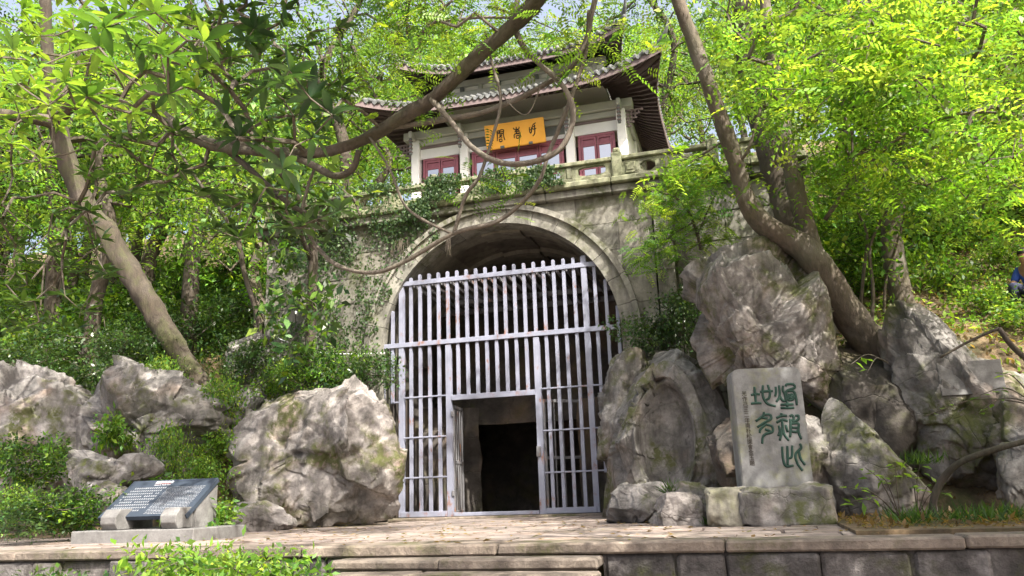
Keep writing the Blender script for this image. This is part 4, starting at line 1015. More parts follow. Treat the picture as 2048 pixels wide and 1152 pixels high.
rs_b = region(200, 110, 260, 130, -8.5, -5.0, 85) + region(30, 230, 90, 150, -8, -5, 22) + region(160, -140, 360, 110, -8, -5, 40)
rs_d = region(540, 150, 180, 160, -7.6, -4.8, 60) + region(560, 430, 150, 60, -7.2, -5.6, 30) + region(90, 520, 130, 170, -6.5, -4, 60) + region(330, 330, 160, 90, -7, -5, 40) + region(600, -100, 250, 90, -7.5, -5, 30)  # shaded rosettes, their shade carried by the dark palette
ov = region(1000, -330, 350, 170, -9.5, -6, 22) + region(560, -240, 340, 120, -9, -6, 46) + region(1250, -280, 250, 140, -9, -6, 7)  # leaf clusters above the view, added to shade the left rocks
nd, pr = grow(path1[40:] + path2[::2] + path3[::2] + path4[::2], [tuple(p) for p in ros_b + ros_d + rs_b + rs_d + ov])
twigs('twigs', nd, pr, .0065, M['barkpale'], lt, rmax=.04)
tag(leafobj('foliage', [rosette_stuff(rs_b, .30, 'bright'), rosette_stuff(rs_d, .28, 'dark'), cloud_leaves([tuple(q) for q in ov], 110, .46, .16, 'dark', .55)], M['leafdeep'], lt), kind='stuff')

# lianas looping in front of the pavilion
vn = empty('vine', at(906, 468, -6.9), 'thick woody vine looping in front of the pavilion with feathery leaves', 'vine')
_, v1 = tube('stem', ctrl([(1040, -60, -7.5, 0.0400), (1034, 0, -7.4, 0.0360), (1032, 60, -7.3, 0.0360), (1062, 112, -7.2, 0.0344), (1110, 155, -7.2, 0.0336), (1137, 192, -7.2, 0.0336), (1146, 240, -7.2, 0.0336), (1120, 298, -7.2, 0.0344), (1060, 326, -7.2, 0.0344), (1000, 325, -7.2, 0.0336), (948, 298, -7.2, 0.0336), (902, 243, -7.2, 0.0320), (862, 198, -7.15, 0.0360)]), M['vinebark'], vn, 9, .45, 8)
_, v2 = tube('stem', ctrl([(1205, -50, -7.4, 0.0320), (1185, 20, -7.3, 0.0336), (1172, 80, -7.2, 0.0336), (1140, 135, -7.1, 0.0336), (1095, 165, -7.1, 0.0344), (1040, 195, -7.0, 0.0352), (960, 226, -7.0, 0.0368), (870, 242, -6.95, 0.0384), (780, 255, -6.9, 0.0400)]), M['vinebark'], vn, 9, .45, 8)
_, v3 = tube('stem', ctrl([(1178, 20, -7.3, 0.0240), (1170, 110, -7.1, 0.0256), (1140, 200, -7.1, 0.0264), (1100, 300, -7.0, 0.0272), (1072, 372, -7.0, 0.0272), (1000, 440, -6.9, 0.0272), (908, 467, -6.9, 0.0280), (800, 528, -6.8, 0.0272), (738, 545, -6.7, 0.0264), (680, 533, -6.6, 0.0256), (640, 500, -6.5, 0.0248), (604, 440, -6.4, 0.0240), (614, 380, -6.4, 0.0224), (628, 340, -6.5, 0.0208)]), M['vinebark'], vn, 9, .45, 8)
tube('stem', ctrl([(906, 470, -6.9, 0.0272), (932, 390, -6.95, 0.0240), (960, 350, -7.0, 0.0224), (986, 270, -7.05, 0.0208), (1002, 200, -7.1, 0.0192), (985, 130, -7.1, 0.0176), (970, 60, -7.2, 0.0160)]), M['vinebark'], vn, 8, .45, 8)
tube('stem', ctrl([(738, 272, -6.85, 0.0176), (780, 340, -6.85, 0.0176), (808, 408, -6.85, 0.0176), (850, 442, -6.9, 0.0176), (906, 468, -6.9, 0.0176)]), M['vinebark'], vn, 8, .45, 8)
tube('stem', ctrl([(905, 0, -7.6, 0.0160), (870, 40, -7.5, 0.0160), (960, 35, -7.5, 0.0176), (1070, 30, -7.5, 0.0160), (1075, -20, -7.5, 0.0144)]), M['vinebark'], vn, 6)
tube('hanging_stem', ctrl([(1085, 165, -7.1, 0.0096), (1050, 230, -7.1, 0.0088), (990, 175, -7.1, 0.0080)]), M['vinebark'], vn, 6)
pc = region(770, 90, 70, 70, -8, -5.5, 11) + region(890, 30, 120, 40, -8, -6, 11) + region(1110, 55, 110, 50, -7.8, -6, 9) + region(1225, 60, 50, 45, -7.5, -6.2, 4) + region(1010, 335, 80, 30, -7.2, -6.6, 3) + region(900, -110, 320, 90, -8.5, -6, 40) + region(850, 180, 40, 30, -7.2, -6.8, 3)
nd, pr = grow(v1[::3] + v2[::3] + v3[:30:3] + path2[60::3], [tuple(p) for p in pc])
twigs('twigs', nd, pr, .004, M['vinebark'], vn, rmax=.02)
tag(leafobj('foliage', [fronds([tuple(p) for p in pc], 5, .36, .32, 'mid', 8, .07), fronds([tuple(p) for p in pc], 5, .42, .30, 'bright', 8, .065)], M['leaf'], vn), kind='stuff')

# slim dark trees on the left
def stemtree(name, label, lines, m, regs, leaf, pal, per, spread, r0=.004, group=None, fn=cloud_leaves, matl='leaf', up=.5, cat='tree', **kw):
    root = empty(name, at(*lines[0][0][:3]), label, cat, group); base = []
    for k, l in enumerate(lines):
        _, p = tube('trunk' if k == 0 else 'limb', ctrl(l), m, root, 10, .18, 7); base += p[len(p) // 3::2]
    pts = [tuple(p) for r in regs for p in region(*r)]
    nd, pr = grow(base, pts); twigs('twigs', nd, pr, r0, m, root, rmax=.035)
    if fn is cloud_leaves: parts = [fn(pts, per, spread, leaf, q, up) for q in pal]
    else: parts = [fn(pts, per, spread, leaf, q, **kw) for q in pal]
    tag(leafobj('crown', parts, M[matl], root), kind='stuff'); return root
stemtree('slim_tree', 'slim dark straight tree in front of the ivy wall, left of the arch', [[(616, 775, -.5, .12), (620, 700, -.55, .11), (623, 600, -.6, .105), (626, 500, -.7, .10), (612, 425, -.9, .09), (585, 375, -1.1, .08), (545, 325, -1.3, .07), (490, 250, -1.6, .05)], [(622, 520, -.7, .06), (600, 450, -1.4, .05), (640, 410, -1.8, .04), (700, 395, -2.4, .035), (720, 430, -2.8, .02)]], M['darkbark'], [(600, 400, 120, 60, -3.2, -.9, 26), (510, 250, 130, 90, -2.5, -.8, 26), (600, 640, 80, 80, -2.4, -.9, 14), (590, 560, 60, 70, -1.6, -.5, 12)], .22, ['dark', 'mid'], 9, .3, matl='leafdeep')
stemtree('slim_tree', 'thin crooked tree between the leaning tree and the ivy wall', [[(530, 700, .2, .07), (512, 620, .1, .065), (490, 550, .1, .06), (474, 475, 0, .06), (440, 420, -.1, .05), (395, 360, -.3, .04), (330, 260, -.5, .03)]], M['darkbark'], [(420, 350, 130, 90, -1, 1.2, 30), (330, 230, 120, 80, -1, 1, 24)], .15, ['mid', 'bright'], 16, .5)
# forked pale tree on the right
stemtree('forked_tree', 'pale smooth-barked tree forking above the right boulders with light green leaves', [
 [(1790, 745, -2.3, .34), (1760, 700, -2.4, .30), (1725, 665, -2.5, .27), (1680, 605, -2.7, .25), (1640, 540, -2.9, .235), (1600, 492, -3.0, .21), (1540, 457, -3.1, .175), (1494, 405, -3.2, .15), (1473, 330, -3.4, .135), (1443, 240, -3.6, .13), (1415, 160, -3.8, .12), (1386, 80, -4.0, .115), (1356, 0, -4.2, .10), (1325, -110, -4.5, .08)],
 [(1632, 520, -2.9, .17), (1612, 450, -2.8, .15), (1590, 370, -2.8, .14), (1573, 290, -2.8, .125), (1560, 200, -2.8, .115), (1545, 110, -2.8, .105), (1530, 0, -2.8, .09), (1520, -110, -2.8, .07)],
 [(1557, 150, -2.8, .04), (1620, 118, -3.2, .033), (1700, 78, -3.6, .028), (1790, 72, -4, .024), (1880, 92, -4.3, .015)],
 [(1578, 270, -2.8, .035), (1650, 235, -3.0, .03), (1760, 200, -3.3, .026), (1860, 178, -3.6, .02), (1960, 130, -3.9, .012)],
 [(1650, 440, -2.6, .04), (1720, 345, -2.9, .033), (1820, 262, -3.2, .028), (1940, 226, -3.5, .022), (2060, 232, -3.8, .016)],
 [(1560, 140, -2.8, .03), (1580, 60, -3.0, .025), (1595, -20, -3.2, .02)],
 [(1470, 330, -3.4, .03), (1500, 290, -3.6, .025), (1540, 140, -3.8, .018)]],
 M['barkpale'], [(1490, 110, 130, 120, -5.5, -2, 20), (1660, 120, 190, 130, -5.5, -1.5, 85), (1860, 130, 190, 140, -5.5, -1.5, 85), (1940, 330, 130, 110, -5, -1.8, 46), (1740, 300, 140, 100, -4.5, -1.5, 30), (1395, 310, 45, 80, -4.2, -2.6, 5), (1400, -160, 330, 130, -7, -2, 24), (1800, -160, 330, 130, -7, -2, 22), (1480, 330, 60, 80, -4, -2.6, 3), (1480, -400, 350, 170, -8.5, -5, 10)], .46, ['bright', 'bright', 'mid'], 3, .30, .007, fn=fronds, pairs=5, leaflet=.10, wr=.46)  # topmost clusters lie out of view, added to shade gate and rocks
stemtree('shaded_tree', 'stout dark-barked trunk standing behind the forked pale tree', [[(1596, 560, -1.3, .27), (1580, 450, -1.3, .25), (1548, 335, -1.3, .23), (1516, 225, -1.3, .21), (1492, 100, -1.4, .19), (1478, -60, -1.5, .16), (1470, -200, -1.6, .12)]], M['darkbark'], [(1520, -120, 260, 120, -3, .6, 50), (1440, 60, 90, 90, -2, .4, 16)], .12, ['mid', 'bright'], 22, .55)
for k, (lab, l) in enumerate([('straight slender pale sapling stem rising from the crevice', [(1742, 668, -2.0, .03), (1746, 580, -2.0, .027), (1740, 500, -2.0, .024), (1762, 440, -2.1, .02), (1790, 395, -2.2, .014)]),
    ('bent sapling stem leaning beside the forked trunk', [(1718, 640, -1.9, .03), (1728, 540, -1.9, .027), (1734, 470, -1.9, .024), (1712, 420, -1.9, .018), (1690, 380, -2, .012)]),
    ('thin sapling stem at the top of the cracked boulder', [(1768, 632, -1.9, .024), (1772, 560, -1.9, .022), (1790, 500, -2, .018), (1806, 440, -2.1, .012)])]):
    a, b = l[-1][0], l[-1][1]
    stemtree('sapling', lab, [l], M['barkpale'], [(a, b, 60, 40, -2.6, -1.6, 9), (a - 20, b + 90, 40, 40, -2.4, -1.7, 4)], .11, ['bright', 'mid'], 9, .25, cat='sapling', r0=.003)
stemtree('feathery_tree', 'small feathery-leaved tree hanging over the right side of the facade', [[(1402, 500, -.9, .035), (1392, 460, -1.0, .03), (1375, 420, -1.1, .026), (1350, 395, -1.2, .02), (1310, 380, -1.3, .012)], [(1395, 470, -1, .02), (1412, 430, -1.0, .018), (1430, 390, -1.0, .012)], [(1385, 445, -1.05, .018), (1345, 470, -1.2, .014), (1310, 500, -1.3, .01)]], M['bark'], [(1345, 395, 70, 40, -1.6, -.7, 16), (1400, 370, 50, 40, -1.5, -.6, 12), (1320, 490, 40, 45, -1.6, -.8, 9), (1420, 440, 40, 40, -1.2, -.6, 6)], .30, ['bright', 'mid'], 7, .28, .003, fn=fronds, pairs=8, leaflet=.07)

# ------------------------------------------------------------------ woodland behind: five kinds, copied
def make_tree(kind, seed, H, R_, n, leaf, pals, barkm, fl=.8, per=42, spread=.62):
    random.seed(seed); root = bpy.data.objects.new('woodland_tree', None); COL.objects.link(root)
    ctr = [(Vector((random.uniform(-.25, .25) * k, random.uniform(-.25, .25) * k, H * k / 4 - (.6 if k == 0 else 0))), .24 - .04 * k) for k in range(5)]
    _, p = tube('trunk', ctr, barkm, root, 8, .15, 5)
    pts = []
    while len(pts) < n:
        q = Vector((random.uniform(-1, 1), random.uniform(-1, 1), random.uniform(-1, 1)))
        if .12 < q.length < 1 and random.random() < .35 + q.length * .6:
            lob = 1 + .22 * math.sin(3 * math.atan2(q.y, q.x) + seed) + .15 * math.sin(5 * q.z + seed)
            pts.append((q.x * R_ * lob, q.y * R_ * lob, H * .80 + q.z * R_ * fl * 1.25))
    nd, pr = grow(p[12:], pts, .2); twigs('twigs', nd, pr, .011, barkm, root, sides=4)
    tag(leafobj('crown', [cloud_leaves(pts, per, spread, leaf, pals[0], .45), fronds(pts, max(3, per // 11), spread * .9, .55, pals[1], 5, leaf * 1.05, .45)], M['leaf'], root), kind='stuff')
    return root
protos = [make_tree(0, 1, 7.5, 3.0, 110, .13, ['bright', 'mid'], M['bark']), make_tree(1, 2, 8.5, 3.3, 120, .125, ['mid', 'bright'], M['darkbark']), make_tree(2, 3, 6.5, 2.8, 100, .14, ['bright', 'mid'], M['barkpale']), make_tree(3, 4, 9.5, 3.2, 120, .125, ['mid', 'dark'], M['darkbark'], 1.0), make_tree(4, 5, 7.0, 3.1, 110, .11, ['bright', 'mid'], M['bark']), make_tree(5, 6, 8.0, 3.4, 38, .17, ['dark', 'dark'], M['bark'], .7, 120, .60), make_tree(6, 8, 8.4, 3.3, 36, .17, ['dark', 'dark'], M['bark'], .7, 120, .62)]
KL = ['yellow-green broad-crowned tree', 'tall mid-green tree with dark trunk', 'pale-barked bright green tree', 'tall deep-green dark-trunked tree', 'fine-leaved light green tree', 'clumped open-crowned tree', 'tall open-crowned tree']
used = [False] * 7
def copy_tree(o, parent=None):
    c = o.copy(); COL.objects.link(c)
    if parent is not None: c.parent = parent
    for ch in o.children: copy_tree(ch, c)
    return c
def plant_tree(k, x, y, s, rz, z=None, label=None, group='woodland trees'):
    o = protos[k] if not used[k] else copy_tree(protos[k]); used[k] = True
    o.location = (x, y, float(hgt(x, y)) - .1 if z is None else z); o.rotation_euler = (0, 0, rz); o.scale = (s, s, s)
    zone = 'far up the hill behind everything' if y > 24 else 'directly behind the pavilion' if -7 < x < 8 and y > 9 else 'on the hill left of the pavilion' if x < 0 else 'on the hill right of the pavilion'
    if y < 9 and x < -6: zone = 'just left of the ivy-covered facade'
    if y < 9 and x > 6: zone = 'just right of the facade behind the saplings'
    tag(o, label or KL[k] + ' ' + zone, 'tree', group); return o
random.seed(5)
spots = []
for (xa, xb, ya, yb, n, dm) in ((-13, -6.6, 1.5, 9, 9, 2.4), (-26, -7, 9, 30, 16, 3.6), (-7, 8, 10.5, 32, 13, 3.4), (7.8, 15, -.5, 9, 9, 2.4), (8, 26, 9, 30, 16, 3.6), (-34, 34, 30, 50, 20, 5), (-44, -20, 12, 34, 14, 4.5), (-24, -11.5, 2.5, 12, 11, 2.6)):
    t = 0; m_ = 0
    while m_ < n and t < 400:
        t += 1; x, y = random.uniform(xa, xb), random.uniform(ya, yb)
        if all((x - a) ** 2 + (y - b) ** 2 > dm * dm for a, b in spots): spots.append((x, y)); m_ += 1
for i, (x, y) in enumerate(spots):
    plant_tree((random.choice((1, 3, 3, 1, 4)) if x < -5 and y < 14 else random.randrange(5)) if i > 4 else i, x, y, random.uniform(.85, 1.25) * (1.0 if y < 12 else 1.15), random.uniform(0, 6.28))
# big shade trees standing beside and behind the viewer, out of the picture; they throw the dappled shade
for (k, x, y, s, rz) in ((5, 9.8, -12.2, 1.2, 1), (6, 13.2, -8.8, 1.2, 2.2), (5, 12.5, -15.5, 1.25, .5), (6, 7.0, -20.5, 1.3, 3)):
    plant_tree(k, x, y, s, rz, -1.06 if y < -8 else None, 'shade tree standing beside the steps, outside the picture', 'shade trees beside the court')

# ------------------------------------------------------------------ shrubs and ground plants
def make_shrub(seed, R_, H, n, per, leaf, pals, matl='leaf', spread=.22):
    random.seed(seed); root = bpy.data.objects.new('shrub', None); COL.objects.link(root)
    pts = [(random.gauss(0, R_ * .45), random.gauss(0, R_ * .45), random.uniform(.15, 1) ** .8 * H) for _ in range(n)]
    nd, pr = grow([(0, 0, -.15), (.02, .01, .1), (.05, -.03, .3 * H)], pts); twigs('stems', nd, pr, .006, M['bark'], root, sides=4, rmax=.03)
    tag(leafobj('foliage', [cloud_leaves(pts, per, spread, leaf, q, .5) for q in pals], M[matl], root), kind='stuff'); return root
sp = [make_shrub(1, .9, 1.3, 55, 26, .11, ['mid', 'dark']), make_shrub(2, .8, 1.0, 45, 30, .085, ['dark', 'dark'], 'leafdeep'), make_shrub(3, 1.0, 1.5, 55, 24, .12, ['bright', 'mid']), make_shrub(4, .45, .5, 22, 18, .10, ['bright', 'mid'], spread=.13), make_shrub(5, .7, .7, 36, 26, .09, ['mid', 'bright'])]
su = [False] * 5
def plant_shrub(k, loc, s, label, group=None, rz=None, sz=None, name='shrub'):
    o = sp[k] if not su[k] else copy_tree(sp[k]); su[k] = True
    o.location = loc; o.rotation_euler = (0, 0, random.random() * 6.28 if rz is None else rz); o.scale = (s, s, sz or s)
    tag(o, label, 'shrub', group); return o
random.seed(21)
for i in range(46):
    px, py = random.uniform(-60, 740), random.uniform(470, 745)
    if px > 560 and py < 600: py = random.uniform(640, 745)
    p = ground_hit(px, py)
    if p.y < .0 and abs(p.x) < 5.4: p.y = max(p.y, -2.0)
    if p.y > 16: continue
    k = random.choice((0, 1, 2, 0, 4, 1)); s = random.uniform(.7, 1.2) * (1 + max(0, p.y) * .05)
    plant_shrub(k, (p.x, p.y, float(hgt(p.x, p.y)) - .05), s, ['leafy mid-green shrub in the undergrowth on the left slope', 'dark glossy shrub in the undergrowth on the left slope', 'tall bright shrub in the undergrowth on the left slope', '', 'low light-green shrub in the undergrowth on the left slope'][k], 'undergrowth on the left slope')
for i in range(26):
    px, py = random.uniform(-60, 540), random.uniform(430, 690)
    p = ground_hit(px, py)
    if p.y > 14 or p.y < .3: p.y = random.uniform(.5, 7); p.x = at(px, py, p.y).x
    if p.x > -6: continue
    k = random.choice((0, 1, 2, 1)); s = random.uniform(1.2, 1.9)
    plant_shrub(k, (p.x, p.y, float(hgt(p.x, p.y)) - .05), s, ['large leafy mid-green bush under the trees on the left slope', 'large dark glossy bush under the trees on the left slope', 'large bright bush under the trees on the left slope'][k], 'undergrowth on the left slope')
for i in range(34):
    px, py = random.uniform(1640, 2110), random.uniform(430, 640)
    p = ground_hit(px, py)
    if p.y > 16 or (px < 1800 and py > 600): continue
    if px > 1850 and py > 560 and random.random() < .6: continue
    if px > 1930 and 500 < py < 690: continue
    k = random.choice((0, 2, 4, 2)); s = random.uniform(.6, 1.05) * (1 + max(0, p.y) * .05)
    plant_shrub(k, (p.x, p.y, float(hgt(p.x, p.y)) - .05), s, ['leafy mid-green shrub among the saplings on the right slope', '', 'tall bright shrub among the saplings on the right slope', '', 'low light-green shrub among the saplings on the right slope'][k], 'undergrowth on the right slope')
g = lambda px, py, y: (at(px, py, y).x, y, float(hgt(at(px, py, y).x, y)) - .04)
plant_shrub(1, at(1310, 712, -.7), .78, 'dark shrub growing over the niche boulder beside the arch', sz=.7)
plant_shrub(1, at(1370, 690, -.9), .7, 'dark bush between the niche boulder and the tilted boulder', sz=.9)
plant_shrub(0, at(655, 790, -.6), .75, 'leafy shrub on top of the big dappled boulder')
plant_shrub(1, at(735, 790, -.5), .75, 'dark dense shrub between the big boulder and the arch', sz=.8)
plant_shrub(4, at(560, 790, -1.0), .8, 'light shrub behind the big dappled boulder')
plant_shrub(3, at(225, 905, -3.2), .9, 'small sunlit plant growing from the craggy outcrop', sz=1.2)
plant_shrub(4, at(345, 945, -3.2), .5, 'ferny green plant on the bank behind the info board', sz=1.0)
plant_shrub(4, at(425, 930, -1.9), .8, 'ferny plant against the left side of the big boulder')
plant_shrub(3, at(300, 1010, -3.6), 1.2, 'fresh green plant right behind the info board')
plant_shrub(3, at(415, 1075, -5.4), 1.0, 'low leafy plant beside the plinth of the info board', sz=.9)
plant_shrub(1, at(60, 1080, -6.3), .75, 'low dark bush left of the info board', sz=.55)
plant_shrub(0, at(130, 1075, -6.0), .62, 'leafy bush touching the left end of the board plinth', sz=.5)
plant_shrub(4, at(10, 1060, -5.0), .65, 'bushy green plant below the shadowed outcrop', sz=.8)
plant_shrub(2, (.45, -9.0, -1.06), .62, 'bright yellow-green shrub growing before the terrace edge by the steps', sz=.66)
plant_shrub(2, (-.45, -8.9, -1.06), .62, 'sprawling fresh green shrub in front of the info board wall', sz=.70)
plant_shrub(1, (.62, -8.5, -1.06), .5, 'clipped dark shrub at the left end of the steps', sz=.68)
plant_shrub(1, (-2.3, -8.6, -1.06), .85, 'dark creeper mound against the retaining wall', sz=.75)
plant_shrub(1, (-3.9, -8.5, -1.06), .9, 'dark bush at the far left of the retaining wall', sz=.72)
for (px, py, y_, k, s, sz, lab) in ((20, 760, -2.3, 1, .9, .7, 'dark creeper over the crest of the shadowed outcrop'), (250, 735, -2.0, 1, .8, .7, 'dark bush on top of the craggy outcrop'), (330, 790, -1.9, 4, .7, .9, 'light ferny bush beside the leaning trunk base'), (450, 850, -1.6, 4, .7, 1.1, 'fern clump on the sloping rock shelf'), (60, 985, -4.2, 0, .7, .7, 'leafy bush at the foot of the shadowed outcrop'), (390, 990, -3.0, 4, .6, .8, 'fern clump left of the big boulder foot'), (500, 770, -.9, 1, .8, .8, 'dark bush on the shelf behind the big boulder')):
    plant_shrub(k, at(px, py, y_), s, lab, sz=sz)
plant_shrub(4, ground_hit(1985, 628), .75, 'low bush just below the crouching person', sz=.6)
plant_shrub(2, ground_hit(2010, 560), .5, 'small bright bush behind the crouching person')
plant_shrub(4, ground_hit(2075, 665), .9, 'spreading low bush on the leaf-strewn right slope', sz=.6)
# broad-leaved sprig plants on the right bed
def sprig(label, base, tips, leaf=.12, m='leaf', n=7):
    root = empty('sprig_plant', base, label, 'plant'); lines = []; V = []
    for t in tips:
        b = Vector(base); mid = (b + t) / 2 + Vector((0, 0, .12)); lines.append([(b, .008), (mid, .006), (t, .004)])
        for k in range(n):
            p = mid.lerp(t, (k + .5) / n) + Vector((random.gauss(0, .03), random.gauss(0, .03), 0)); V.append(tuple(p))
    tubes('stems', lines, M['bark'], root, 5)
    n_ = len(V); D = rng.normal(0, 1, (n_, 3)); D[:, 2] *= .25; N = rng.normal(0, .2, (n_, 3)); N[:, 2] += 1; L_ = leaf * rng.uniform(.7, 1.2, n_)
    leafobj('foliage', [(diamonds(np.array(V), D, N, L_, L_ * .5), palette(n_, PAL['mid']))], M[m], root)
random.seed(31)
sprig('trailing sprigs with pale leaves in front of the triangular slab', at(1800, 1035, -5.5), [at(1690, 975, -6.0), at(1730, 935, -5.8), at(1680, 1010, -6), at(1760, 950, -5.7), at(1790, 920, -5.5), at(1720, 1000, -6)], .13, n=6)
sprig('leafy sprigs beside the curved bare branch', at(1835, 1030, -5.2), [at(1840, 930, -5.2), at(1880, 960, -5.2), at(1900, 985, -5.3), at(1830, 975, -5.5)], .12, n=6)
sprig('thin overhanging twig with leaves before the cracked boulder', at(2075, 810, -6.5), [at(1850, 832, -6.6), at(1950, 830, -6.6), at(1990, 745, -6.5), at(1960, 790, -6.5)], .12, n=4)
sprig('thin twig with two long leaves across the dark crevice', at(1775, 725, -4.6), [at(1700, 730, -4.9), at(1735, 745, -4.9)], .16, n=2)
cb, _ = tube('bare_branch', ctrl([(1866, 1046, -5.6, .05), (1868, 1000, -5.6, .045), (1885, 960, -5.6, .042), (1920, 925, -5.7, .038), (1980, 902, -5.8, .034), (2060, 880, -5.9, .03)]), M['darkbark'], None, 8, .2)
tag(cb, 'curved bare grey branch rising from the bed below the cracked boulder', 'branch')
cb = tubes('broken_stick', [[(at(1880, 715, -5.2), .014), (at(1940, 682, -5.2), .016), (at(1998, 656, -5.2), .02)], [(at(1998, 656, -5.2), .03), (at(2022, 690, -5.2), .033), (at(2060, 725, -5.2), .035)]], M['darkbark'])
tag(cb, 'thin dark broken stick bent above the pale tablet', 'stick')
cb, _ = tube('cord', [(at(555, 676, -.5), .012), (at(590, 690, -.5), .012), (at(640, 705, -.45), .012), (at(700, 708, -.4), .012), (at(770, 706, -.15), .012)], M['rope'], None, 6)
tag(cb, 'white cord strung from the slope to the left edge of the gate', 'cord')
# stuff: ivy, grass, litter
def scatter(n, fn): return np.array([fn() for _ in range(n)])
def ivy_pts(n):
    out = []
    while len(out) < n:
        px = random.uniform(540, 1130); py = random.uniform(330, 700)
        dens = 1.0
        if px > 880: dens = .9 if py < 400 + (880 - px) * .13 else .0
        elif py > 430: dens = .45
        if px < 640: dens *= .8
        if py > 560: dens *= .5
        nz = noise.noise(Vector((px * .014, py * .014, 2.2)))
        if random.random() > dens * (1 if nz > .08 else .16): continue
        p = at(px, py, -.08)
        if p.z > 6.42: p = at(px, py, -.26)
        if p.z > 7.25 + .1 * nz: continue
        if (p.x - CX) ** 2 + (p.z - ZC) ** 2 < (RI + .05 + .25 * max(0, nz)) ** 2 and p.z > ZC: continue
        if p.z < ZC and abs(p.x - CX) < RI + .1: continue
        out.append((p.x, p.y - random.uniform(0, .12), p.z))
    return np.array(out)
ip = ivy_pts(9500); n = len(ip)
D = rng.normal(0, .5, (n, 3)); D[:, 2] -= .9; N = rng.normal(0, .45, (n, 3)); N[:, 1] -= 1; L_ = rng.uniform(.035, .085, n)
tag(leafobj('ivy', [(diamonds(ip, D, N, L_, L_ * .8), palette(n, PAL['ivy']))], M['leaf']), 'dense small-leaved ivy covering the left of the facade and parapet', 'ivy', kind='stuff')
# hanging dry roots
hr = []
for cxp, cyp, wd, hh, n_ in ((800, 478, 18, 52, 26), (897, 478, 6, 45, 9)):
    for _ in range(n_):
        a = cxp + random.uniform(-wd, wd); t0 = at(a, cyp + random.uniform(-6, 6), -.15); l = hh * random.uniform(.5, 1) / 100
        hr.append([(t0, .006), (t0 + Vector((random.gauss(0, .03), -.02, -l * .5)), .005), (t0 + Vector((random.gauss(0, .04), -.03, -l)), .003)])
tag(tubes('hanging_roots', hr, M['bark'], None, 4), 'tuft of dry brown roots hanging over the arch ring', 'roots', kind='stuff')
gp = []; gc = []
def ground_leaves(n, xr, yr, L, pal, zoff=.02, up=.6, cond=None):
    x = rng.uniform(*xr, n); y = rng.uniform(*yr, n)
    if cond is not None: k = cond(x, y); x, y = x[k], y[k]
    z = hgt(x, y) + np.abs(rng.normal(0, zoff, len(x))); P = np.stack([x, y, z], 1); n = len(x)
    D = rng.normal(0, 1, (n, 3)); N = rng.normal(0, 1 - up, (n, 3)); N[:, 2] += 1; Ls = L * rng.uniform(.6, 1.3, n)
    return diamonds(P, D, N, Ls, Ls * .45), palette(n, PAL[pal])
clump = lambda x, y: np.sin(2.1 * x + 1.3) * np.sin(1.7 * y + .4) + .4 * np.sin(5 * x) * np.sin(4.3 * y) + rng.normal(0, .4, len(x)) > -.1
tag(leafobj('ground_cover', [ground_leaves(26000, (-16, -4), (-2.5, 9), .13, 'mid', .22, .4, clump), ground_leaves(9000, (-16, -4), (-2.5, 9), .12, 'dark', .25, .4), ground_leaves(22000, (4.4, 18), (-3.2, 10), .12, 'bright', .16, .4, clump), ground_leaves(12000, (-30, 30), (9, 30), .25, 'mid', .4, .4)], M['leaf']), 'low leafy ground cover on the slopes', 'ground cover', kind='stuff')
tag(leafobj('leaf_litter', [ground_leaves(16000, (4.4, 18), (-3.4, 6), .10, 'dry', .03, .75), ground_leaves(6000, (-14, -4), (-2.5, 4), .09, 'dry', .03, .75)], M['leaf']), 'dry fallen leaves scattered over the slopes', 'leaf litter', kind='stuff')
# litter and grass on the bed
n = 2600; x = rng.uniform(5.8, 11, n); y = rng.uniform(-7.3, -4.6, n); P = np.stack([x, y, .045 + np.abs(rng.normal(0, .015, n))], 1); N = rng.normal(0, .25, (n, 3)); N[:, 2] += 1
L_ = rng.uniform(.05, .11, n); tag(leafobj('bed_litter', [(diamonds(P, rng.normal(0, 1, (n, 3)), N, L_, L_ * .4), palette(n, PAL['dry']))], M['leaf']), 'brown fallen leaves covering the right planting bed', 'leaf litter', kind='stuff')
def tuft(label, c, r, n, h):
    P = np.repeat(np.array([tuple(c)]), n, 0) + np.stack([rng.normal(0, r * .4, n), rng.normal(0, r * .4, n), np.zeros(n)], 1)
    D = rng.normal(0, .55, (n, 3)); D[:, 2] = rng.uniform(.5, 1.1, n); N = rng.normal(0, 1, (n, 3)); L_ = h * rng.uniform(.6, 1.2, n)
    o = leafobj('grass_tuft', [(diamonds(P, D, N, L_, L_ * .06 + .004), palette(n, PAL['dark']))], M['leaf']); tag(o, label, 'grass', kind='stuff')
tuft('dark grass tuft at the foot of the curved bare branch', onz(1830, 1048, .04), .3, 120, .22); tuft('wide dark grass tuft along the bed below the cracked boulder', onz(1950, 1045, .04), .5, 170, .22); tuft('grass tuft at the right end of the bed', onz(2035, 1040, .04), .45, 130, .22)
tuft('dark grass tuft in the mouth of the crevice', at(1840, 930, -4.2), .3, 110, .24); tuft('small tuft growing from the cleft under the oval niche', at(1342, 990, -4.2), .06, 60, .25); tuft('dry pale tuft by the bright angular rock', at(1418, 1050, -5.2), .08, 60, .14)
n = 420; P = np.stack([rng.uniform(-3.5, 6, n), rng.uniform(-8.0, -2.5, n), np.full(n, .02)], 1); N = rng.normal(0, .2, (n, 3)); N[:, 2] += 1; L_ = rng.uniform(.05, .1, n)
tag(leafobj('fallen_leaves', [(diamonds(P, rng.normal(0, 1, (n, 3)) * [1, 1, .1], N, L_, L_ * .45), palette(n, PAL['dry']))], M['leaf']), 'a few dry leaves fallen on the terrace paving', 'fallen leaves', kind='stuff')

